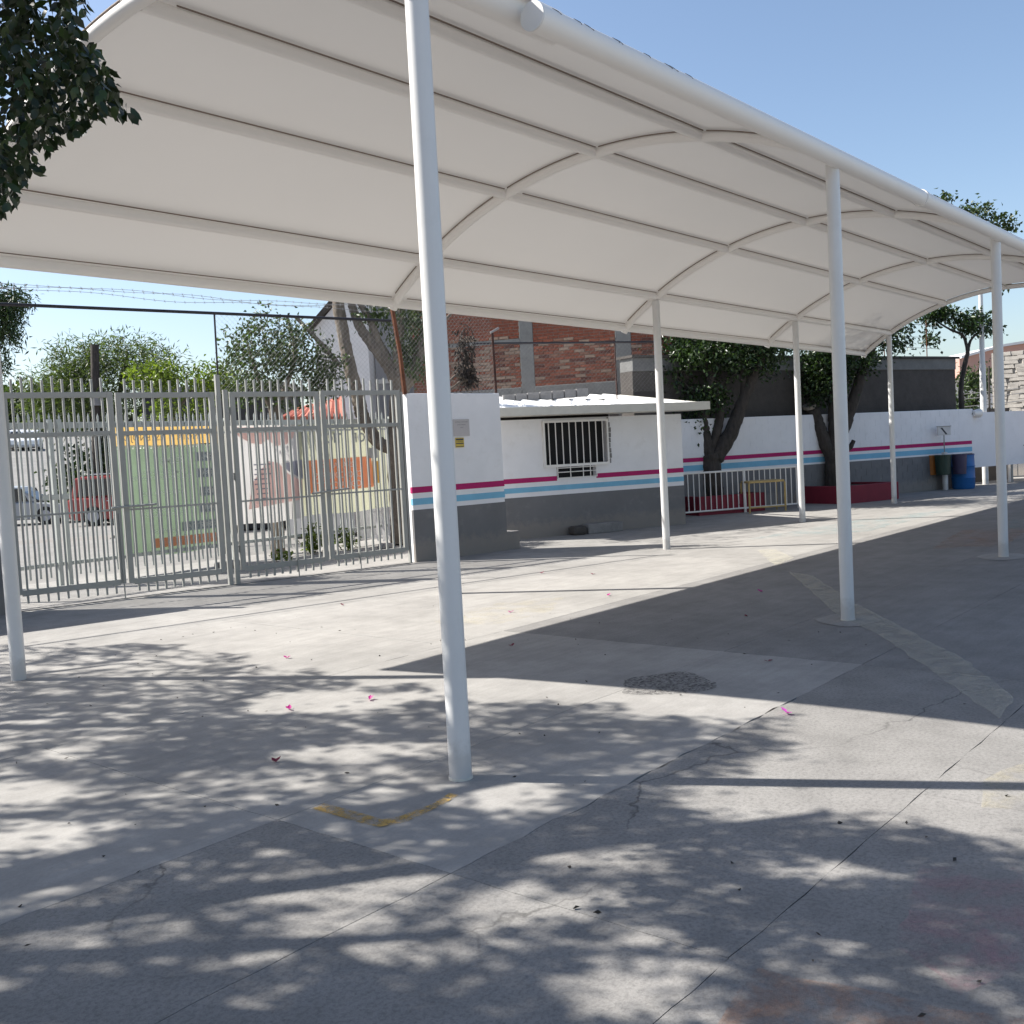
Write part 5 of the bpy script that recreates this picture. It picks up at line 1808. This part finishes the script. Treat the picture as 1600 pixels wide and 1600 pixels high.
# ------------------------------------------------------------------ cars
def car(base, heading, L, W, H, paint_, label, suv=False, pickup=False):
    t = thing('parked_car', label, 'car', (base[0], base[1], base[2]), 'cars parked along the street')
    u = Vector((math.cos(heading), math.sin(heading), 0))
    v = Vector((-math.sin(heading), math.cos(heading), 0))
    o_ = Vector(base)
    hb = H*0.56
    gc = 0.20
    if suv:
        low = [(-L/2, gc+.1), (-L/2, hb*0.98), (-L/2+0.1, hb+0.02), (L*0.16, hb+0.02), (L/2-0.15, hb-0.10), (L/2, hb-0.22), (L/2, gc+.1), (L/2-.2, gc), (-L/2+.2, gc)]
        cab = [(-L/2+0.06, hb+0.02), (-L/2+0.20, H-0.06), (-L/2+0.4, H), (L*0.04, H), (L*0.10, H-0.05), (L*0.22, hb+0.02)]
    else:
        low = [(-L/2, gc+.12), (-L/2+.03, hb*0.92), (-L/2+0.7, hb+0.03), (L*0.2, hb+0.03), (L/2-0.15, hb-0.12), (L/2, hb-0.25), (L/2, gc+.1), (L/2-.2, gc), (-L/2+.2, gc)]
        cab = [(-L/2+0.45, hb+0.03), (-L/2+0.95, H-0.03), (-L/2+1.2, H), (L*0.02, H), (L*0.09, H-0.05), (L*0.25, hb+0.03)]
    bd = MB().prism(low, o_-v*W/2, u, Vector((0, 0, 1)), v*W).build('body', paint_, t, bevel=0.06)
    ins = W*0.08
    MB().prism(cab, o_-v*(W/2-ins), u, Vector((0, 0, 1)), v*(W-2*ins)).build('cabin', paint_, t, bevel=0.05)
    # side windows, two each side
    zb_, zt_ = hb+0.07, H-0.10
    x_back, x_front = cab[0][0]+0.22, cab[-1][0]-0.32
    xm = (x_back+x_front)/2
    for sg in (-1, 1):
        off = v*(sg*(W/2-ins+0.006))
        for xa, xb in ((x_back, xm-0.04), (xm+0.04, x_front)):
            ta = xa+(0.14 if xa == x_back else 0)
            tb_ = xb-(0.20 if xb == x_front else 0)
            MB().obox(o_+off+u*xa+Vector((0, 0, zb_)), u*0.001, v*0.001, (0, 0, 0.001))
            mbw = MB().poly([o_+off+u*xa+Vector((0, 0, zb_)), o_+off+u*xb+Vector((0, 0, zb_)), o_+off+u*tb_+Vector((0, 0, zt_)), o_+off+u*ta+Vector((0, 0, zt_))])
            w_o = mbw.build('side_window', M['window_glass'], t, fixn=False)
    # wind screens
    for (xa, za, xb, zb2) in ((cab[-1][0], cab[-1][1], cab[-2][0], cab[-2][1]), (cab[0][0], cab[0][1], cab[1][0], cab[1][1])):
        sx = 0.008 if xa > 0 else -0.008
        w2 = W/2-ins-0.08
        p_a, p_b = o_+u*(xa+sx)+Vector((0, 0, za+0.05)), o_+u*(xb+sx*1.5)+Vector((0, 0, zb2-0.03))
        # follow the slope
        MB().poly([p_a-v*w2, p_a+v*w2, p_b+v*(w2-0.05), p_b-v*(w2-0.05)]).build('windscreen', M['window_glass'], t, fixn=False)
    R = 0.33
    for sx in (-L*0.31, L*0.32):
        for sg in (-1, 1):
            c = o_+u*sx+v*(sg*(W/2-0.09))+Vector((0, 0, R))
            wh_ = MB().tube([c-v*0.11, c+v*0.11], R, 18).build('wheel', M['rubber'], t, smooth=True)
            MB().tube([c+v*(sg*0.105), c+v*(sg*0.125)], R*0.6, 14).build('rim', M['chrome'], wh_, smooth=True)
    for sg in (-1, 1):
        MB().obox(o_-u*(L/2+0.012)+v*(sg*(W/2-0.16))-v*0.1+Vector((0, 0, hb*0.68)), u*0.03, v*0.2, (0, 0, hb*0.28)).build('tail_light', M['lamp_red'], t, bevel=0.01)
        MB().obox(o_+u*(L/2-0.02)+v*(sg*(W/2-0.25))-v*0.15+Vector((0, 0, hb*0.55)), u*0.03, v*0.3, (0, 0, 0.15)).build('headlight', M['lamp_white'], t, bevel=0.01)
    for sx, nm in ((L/2-0.02, 'bumper'), (-L/2-0.06, 'bumper')):
        MB().obox(o_+u*sx-v*(W/2-0.04)+Vector((0, 0, gc+0.06)), u*0.08, v*(W-0.08), (0, 0, 0.2)).build(nm, M['chrome'] if not suv else M['gate_steel'], t, bevel=0.02)
    if suv:
        for sg in (-1, 1):
            MB().tube([o_+u*(-L*0.36)+v*(sg*(W/2-ins-0.1))+Vector((0, 0, H+0.06)), o_+u*(L*0.0)+v*(sg*(W/2-ins-0.1))+Vector((0, 0, H+0.06))], 0.02, 6).build('roof_rail', M['chrome'], t)
        for sx in (-L*.3, -L*.15, -L*0.02):
            MB().tube([o_+u*sx-v*(W/2-ins-0.1)+Vector((0, 0, H+0.07)), o_+u*sx+v*(W/2-ins-0.1)+Vector((0, 0, H+0.07))], 0.02, 6).build('roof_rail', M['chrome'], t)
    for xq in (xm, x_front+0.1):
        for sg in (-1, 1):
            MB().obox(o_+u*(xq-0.25)+v*(sg*(W/2+0.004))-v*0.006+Vector((0, 0, hb-0.12)), u*0.14, v*0.012, (0, 0, 0.03)).build('door_handle', M['chrome'], t)
    return t


RH = math.atan2(-0.765, 0.644)
c_ = spot(226, 817, 35.0)
car((c_.x, c_.y, terr(0, c_.y)), RH, 4.4, 1.8, 1.66, M['car_red'], 'red estate car with roof rails parked across the street beside the green banner', suv=True)
c_ = spot(25, 812, 38.0)
car((c_.x, c_.y, terr(0, c_.y)), RH+0.1, 4.3, 1.75, 1.45, M['car_silver'], 'silver car with dark windows parked at the far left beyond the gates')
for px_, lb_ in ((31, 'white pickup-like car high up the sloping street, left one of two'), (49, 'small white car high up the sloping street, right one of two')):
    # on the slope, found where the sight line meets the ground
    lo_, hi_ = 60.0, 250.0
    for _ in range(40):
        mid_ = (lo_+hi_)/2
        q = spot(px_, 703, mid_)
        if q.z > terr(0, q.y):
            lo_ = mid_
        else:
            hi_ = mid_
    q = spot(px_, 703, lo_)
    car((q.x, q.y, terr(0, q.y)), math.atan2(-0.85, -0.5), 4.2, 1.8, 1.9, M['car_white'], lb_, suv=(px_ == 31))
# far hedge and trees that close the street view
for i, (x, y, dep, w_, h_) in enumerate(((20, 668, 150, 10, 3.4), (110, 672, 140, 10, 3.5), (-60, 672, 150, 10, 3.4))):
    q = spot(x, y, dep)
    zt_ = terr(0, q.y)
    t = thing('tree', ['dark round tree at the top of the sloping street, middle one', 'dark round tree at the top of the sloping street, right one', 'dark round tree at the top of the sloping street, left one'][i], 'tree', (q.x, q.y, zt_))
    MB().tube([(q.x, q.y, zt_-0.2), (q.x, q.y, zt_+3)], [0.4, 0.3], 8).build('trunk', M['bark_dark'], t)
    crown(t, [((q.x, q.y, zt_+3.4), (w_*0.5, w_*0.5, 3.2), 1)], 150, 22, 0.7, 0.75, 0.4, M['leaf_mid'], 0.3)
# dense dark thicket at the foot of the acacia
th = thing('hedge', 'dense dark hedge behind the red car', 'hedge', spot(170, 800, 38))
c_ = spot(165, 740, 39)
crown(th, [((c_.x-0.3, c_.y+0.3, 1.5), (1.6, 1.5, 1.6), 1), ((c_.x+1.4, c_.y-1.6, 1.4), (1.8, 1.5, 1.5), 1)], 170, 22, 0.28, 0.26, 0.13, M['leaf_dark'], 0.3)
# pale speed-bump bands on the street
for i, (y_, lab) in enumerate(((843, 'grey speed bump across the street near the silver car'), (713, 'pale painted band across the upper street'))):
    if i == 0:
        a = spot(-60, 843, 30)
        q = CAM+(a-Vector(CAM))*1.0 if False else a
        d_ = np.array(spot(60, 843, 1.0))-CAM
        tt = (0-CAM[2])/d_[2]
        P0 = CAM+d_*tt
        pts = [(-14, -0.45), (3, -0.45), (3, 0.45), (-14, 0.45)]
        ang = RH+0.05
        mb = MB()
        cs, sn_ = math.cos(ang), math.sin(ang)
        prof = [(-0.45, 0), (-0.2, 0.07), (0.2, 0.07), (0.45, 0)]
        mb.prism([(a_, b_) for a_, b_ in prof], Vector((P0[0]-cs*10, P0[1]-sn_*10, GZ-0.05)), Vector((-sn_, cs, 0)), Vector((0, 0, 1)), Vector((cs, sn_, 0))*12.0)
        tag(mb.build('speed_bump', M['wall_grey'], loc=(P0[0], P0[1], 0)), lab, 'speed bump')


# ------------------------------------------------------------------ the ficus trees that shade the foreground
def xb_of(y):
    ys_k = [-50, 0, 15, 30, 60, 80, 100, 110, 130, 150, 172, 186, 192, 197, 202, 222, 228, 250, 290, 303, 320, 340, 350]
    xs_k = [135, 137, 145, 150, 152, 168, 172, 187, 206, 206, 214, 226, 216, 186, 142, 124, 98, 74, 62, 42, 30, 20, -60]
    return np.interp(y, ys_k, xs_k)


def sh_bound(gy_):  # ground edge to which the crowns' shade is cut back
    return np.interp(gy_, [-6, -3.6, -2.6, -1.8, -1.1, 1.0, 3.0, 4.8, 6.7, 9], [-0.4, 0.35, 0.75, 0.9, 1.75, 1.35, 1.3, 1.55, 0.85, -0.5])


SUNNY = [
    [(1.44, -1.04), (1.06, -1.19), (0.64, -1.08), (0.34, -1.01), (0.21, -1.12), (0.15, -1.4), (0.24, -1.55), (0.51, -1.76), (0.57, -2.01), (0.5, -2.2), (0.49, -2.47), (0.58, -2.67), (2.85, -2.24), (2.2, -1.0)],
    [(-1.0, -0.86), (-0.87, -0.94), (-0.77, -1.35), (-0.94, -1.4), (-1.19, -1.1)],
    [(-1.57, -0.31), (-1.24, -0.31), (-0.77, -0.65), (-0.95, -0.82), (-1.25, -0.65), (-1.45, -0.49)],
    [(-1.65, -0.58), (-1.45, -0.56), (-1.24, -0.77), (-1.3, -0.9), (-1.5, -0.8)],
    [(-1.53, 2.1), (-1.35, 2.08), (-1.1, 1.89), (-1.15, 1.56), (-1.34, 1.39), (-1.52, 1.68)],
    [(-1.78, 1.49), (-1.64, 1.41), (-1.33, 0.99), (-1.43, 0.79), (-1.65, 1.0), (-1.76, 1.11)],
    [(-0.23, 1.16), (0.01, 1.11), (0.42, 0.58), (0.29, 0.37), (-0.06, 0.7), (-0.27, 1.09)],
    [(0.52, 2.56), (1.06, 1.96), (1.23, 1.38), (0.76, 1.37), (0.3, 2.1)],
    [(-0.11, -0.1), (0.18, -0.43), (0.04, -0.69), (-0.31, -0.52), (-0.37, -0.34)],
    [(-0.57, -0.91), (-0.25, -1.22), (-0.34, -1.45), (-0.54, -1.29), (-0.64, -1.03)],
    [(-1.25, -1.63), (-0.98, -1.81), (-1.07, -2.07), (-1.24, -2.06), (-1.44, -1.77)],
    [(-0.22, -1.63), (0.03, -1.9), (0.01, -2.2), (-0.18, -2.06), (-0.31, -1.75)],
]


def in_poly(x, y, poly):
    r_ = np.zeros(len(x), bool)
    for i in range(len(poly)):
        (ax, ay), (bx, by) = poly[i], poly[i-1]
        c_ = ((ay > y) != (by > y)) & (x < (bx-ax)*(y-ay)/((by-ay) if by != ay else 1e-9)+ax)
        r_ ^= c_
    return r_


def keep_ok(P_):
    px, py, zz = project(P_)
    infr = (zz > 0.2) & (px > -40) & (px < 1640) & (py > -40) & (py < 1640)
    okf = ~infr | ((px < xb_of(py)) & (zz < 7.2) & (py < 350))
    gx = P_[:, 0]+0.485*P_[:, 2]
    gy_ = P_[:, 1]-0.914*P_[:, 2]
    edge = sh_bound(gy_)+0.10*np.sin(gy_*5.1)+0.07*np.sin(gy_*11.7)
    oks = gx < edge
    # leaves thinned where their shadow meets SUNNY, shaping the sun patches below
    wx = gx+0.05*np.sin(gy_*9+P_[:, 2]*3)+RNG.normal(size=len(gx))*0.055
    wy = gy_+0.05*np.sin(gx*8+P_[:, 2]*2)+RNG.normal(size=len(gx))*0.055
    sunny = np.zeros(len(gx), bool)
    for poly in SUNNY:
        sunny |= in_poly(wx, wy, poly)
    oks &= ~(sunny & (RNG.uniform(size=len(gx)) < 0.88))
    return okf & oks & (P_[:, 0] < -0.15)


def strands(starts, n_leaf, ln, out_dir, fall=0.085):
    P_, D_ = [], []
    for s_, od in zip(starts, out_dir):
        d_ = np.array([od[0], od[1], 0.25])+RNG.normal(size=3)*0.25
        d_ /= np.linalg.norm(d_)
        p_ = np.array(s_, float)
        st_l = ln/n_leaf
        for k in range(n_leaf):
            d_ = d_+np.array([0, 0, -fall])
            d_ /= np.linalg.norm(d_)
            p_ = p_+d_*st_l
            side = np.cross(d_, [0, 0, 1])+1e-6
            side /= np.linalg.norm(side)
            P_.append(p_.copy())
            D_.append(d_*0.6+side*(0.9 if k % 2 else -0.9)+np.array([0, 0, -0.75])+RNG.normal(size=3)*0.25)
    return np.array(P_), np.array(D_)


def ficus(base, label, blobs, n, extra=None):
    t = thing('tree', label, 'tree', (base[0], base[1], 0))
    limb([base, (base[0]+0.1, base[1], 1.2), (base[0]-0.05, base[1]+0.1, 2.4)], 0.22, 0.18).build('trunk', M['bark'], t, smooth=True)
    for c, r, w_ in blobs:
        mid = (np.array(c)+np.array([base[0], base[1], 2.4]))/2+np.array([0, 0, -0.2])
        limb([(base[0], base[1], 2.3), tuple(mid), tuple(np.array(c)-np.array([0, 0, 0.2]))], 0.10, 0.03).build('branch', M['bark'], t, smooth=True)
    S_, O_ = [], []
    ws = sum(b[2] for b in blobs)
    for c, r, w_ in blobs:
        k = int(n*w_/ws)
        d_ = RNG.normal(size=(k, 3))
        d_ /= np.linalg.norm(d_, axis=1, keepdims=True)
        rad = RNG.uniform(0.05, 1, (k, 1))**0.5
        # group strands into sprays so that gaps stay open between them
        S_.append(np.array(c)+d_*rad*np.array(r))
        O_.append(d_[:, :2])
    S_, O_ = np.concatenate(S_), np.concatenate(O_)
    cell = np.sin(S_[:, 0]*3.3+1.0)*np.sin(S_[:, 1]*2.9+0.6)+0.55*np.sin(S_[:, 0]*6.1+S_[:, 1]*4.3)+0.4*np.sin(S_[:, 2]*4.0)
    kk = cell > -0.38
    S_, O_ = S_[kk], O_[kk]
    P_, D_ = strands(S_, 22, 0.66, O_)
    k = keep_ok(P_) & keep_ok(P_+0.05*D_/np.linalg.norm(D_, axis=1, keepdims=True))
    P_, D_ = P_[k], D_[k]
    me_ = oval_leaves('crown', P_-np.array(wloc(t)), D_, 0.074, 0.040, M['leaf_ficus'])
    o_ = bpy.data.objects.new('crown', me_)
    COL.objects.link(o_)
    o_.parent = t
    o_['kind'] = 'stuff'
    if extra is not None:
        P2, D2 = extra
        k = keep_ok(P2) & keep_ok(P2+0.045*D2/np.linalg.norm(D2, axis=1, keepdims=True))
        me_ = oval_leaves('hanging_sprays', P2[k]-np.array(wloc(t)), D2[k], 0.056, 0.030, M['leaf_ficus'])
        o_ = bpy.data.objects.new('hanging_sprays', me_)
        COL.objects.link(o_)
        o_.parent = t
        o_['kind'] = 'stuff'
    return t, len(P_)


# hanging sprays that show in the upper left of the picture
def hanging():
    S_, O_ = [], []
    for i in range(520):
        y_ = random.uniform(-90, 330)
        x_ = random.uniform(-160, max(0, float(xb_of(max(0, y_))))-5)
        dep = random.uniform(3.8, 4.7)
        S_.append(tuple(spot(x_, y_-random.uniform(10, 60), dep)))
        a_ = random.uniform(0, 6.28)
        O_.append((math.cos(a_)*0.6, math.sin(a_)*0.6))
    return strands(S_, 11, 0.30, O_, 0.24)


blobsA = [((-3.2, 2.6, 4.3), (1.5, 1.6, 0.9), 3), ((-4.9, 3.4, 4.9), (1.8, 1.7, 1.1), 3.2), ((-2.4, 4.3, 4.6), (1.5, 1.5, 0.9), 3), ((-4.4, 1.4, 4.4), (1.5, 1.3, 0.8), 2.6),
          ((-3.4, 5.2, 5.3), (1.8, 1.7, 0.9), 2.4), ((-1.7, 2.4, 4.7), (1.2, 1.5, 0.7), 2.6), ((-2.8, 0.8, 4.1), (1.1, 1.0, 0.6), 1.4), ((-6.3, 2.2, 4.9), (1.4, 1.6, 0.9), 1.6), ((-1.3, 3.9, 5.2), (0.9, 1.4, 0.6), 1.4)]
tA, nA = ficus((-4.3, 3.2, 0.0), 'leafy ficus at upper left, its hanging sprays reaching over the canopy corner', blobsA, 3200, hanging())
blobsB = [((-2.6, 7.4, 5.0), (1.5, 1.6, 0.9), 3), ((-1.6, 9.0, 4.9), (1.4, 1.6, 0.9), 2.4), ((-4.2, 8.2, 5.3), (1.6, 1.7, 1.0), 2), ((-2.0, 6.0, 4.9), (1.3, 1.3, 0.8), 2.6), ((-1.6, 10.6, 4.8), (1.1, 1.2, 0.7), 1.2)]
tB, nB = ficus((-3.8, 8.3, 0.0), 'second ficus out of frame at left, shading the paving by the leftmost post', blobsB, 1300)
print('ficus leaves', nA, nB)
# the neighbour gets a planter too
for i, (x, y) in enumerate(((-4.3, 3.2), (-3.8, 8.3))):
    planter((x, y), 1.4, 1.4, 0.4, 0.0, ['crimson planter box round the trunk of the near ficus', 'crimson planter box round the trunk of the second ficus'][i])


# ------------------------------------------------------------------ fallen petals
def petal(x, y, mat, label, s_=0.03, seed=0):
    rnd = random.Random(seed)
    mb_ = MB()
    for k in range(3):
        a_ = rnd.uniform(0, 6.28)
        d_ = Vector((math.cos(a_), math.sin(a_), rnd.uniform(0.2, 0.7)))
        e_ = Vector((-math.sin(a_), math.cos(a_), rnd.uniform(-0.2, 0.2)))
        b_ = Vector((x, y, 0.004))
        n_ = len(mb_.v)
        mb_.v += [tuple(b_), tuple(b_+d_*s_*0.5+e_*s_*0.42+Vector((0, 0, 0.004))), tuple(b_+d_*s_*1.15), tuple(b_+d_*s_*0.5-e_*s_*0.42+Vector((0, 0, 0.004))), tuple(b_+d_*s_*0.6-Vector((0, 0, 0.001)))]
        mb_.f += [(n_, n_+1, n_+4), (n_+1, n_+2, n_+4), (n_+2, n_+3, n_+4), (n_+3, n_, n_+4)]
    mb_.v = [(a, b, max(0.0045, c)) for a, b, c in mb_.v]
    o_ = mb_.build('fallen_petal', mat, loc=(x, y, 0), fixn=False)
    tag(o_, label, 'petal', 'bougainvillea petals fallen on the paving')


PET = [
    (1.57, 3.43, 'petal', 'tiny magenta petal on sunlit paving left of the foremost post, farther one'),
    (0.46, 1.96, 'petal', 'small pink petal in dappled shade left of the foremost post'),
    (0.90, 1.67, 'petal', 'small pink petal in dappled light just left of the foremost post'),
    (-0.33, 1.06, 'petal_dry', 'dark crimson petal lying in tree shade, lowest one left of the foremost post'),
    (6.88, 4.91, 'petal_dry', 'dark tiny petal on sunlit paving toward the guardhouse'),
    (5.47, 2.88, 'petal', 'magenta petal on sunlit paving near the canopy shadow edge'),
    (4.17, 3.17, 'petal', 'magenta petal on the faint yellow drawing in the sun'),
    (2.78, 1.99, 'petal_dry', 'crimson petal in the canopy shade right of the foremost post'),
    (6.25, 1.46, 'petal', 'crimson petal in the canopy shade left of the middle front post, farthest one'),
    (3.12, -0.14, 'petal_dry', 'dark dry petal in shade on the smooth slab corner'),
    (1.87, -0.87, 'petal_bright', 'bright pink flower petal in the sun beside the long crack'),
    (4.79, 0.87, 'petal_dry', 'tiny dark petal in shade left of the middle front post foot'),
    (3.84, 5.36, 'petal_dry', 'tiny dark petal on the far sunlit paving in front of the gates'),
    (6.96, 4.14, 'petal_dry', 'tiny brown petal on the far sunlit paving toward the guardhouse steps'),
]
for i, (x, y, mt, lb_) in enumerate(PET):
    petal(x, y, M[mt], lb_, 0.034 if mt != 'petal_bright' else 0.042, i)


# small dry leaves and grit scattered over the near paving
PL = np.column_stack([RNG.uniform(-2.3, 4.5, 160), RNG.uniform(-2.8, 5.5, 160), np.full(160, 0.006)])
DL = RNG.normal(size=(160, 3))*np.array([1, 1, 0.08])
me_ = leaves_mesh('leaf_litter', PL, DL, 0.022, 0.012, M['bark_dark'], 0.2, 0.5)
o_ = bpy.data.objects.new('leaf_litter', me_)
COL.objects.link(o_)
tag(o_, 'tiny dry leaf bits scattered over the paving in the foreground', 'leaf litter', kind='stuff')
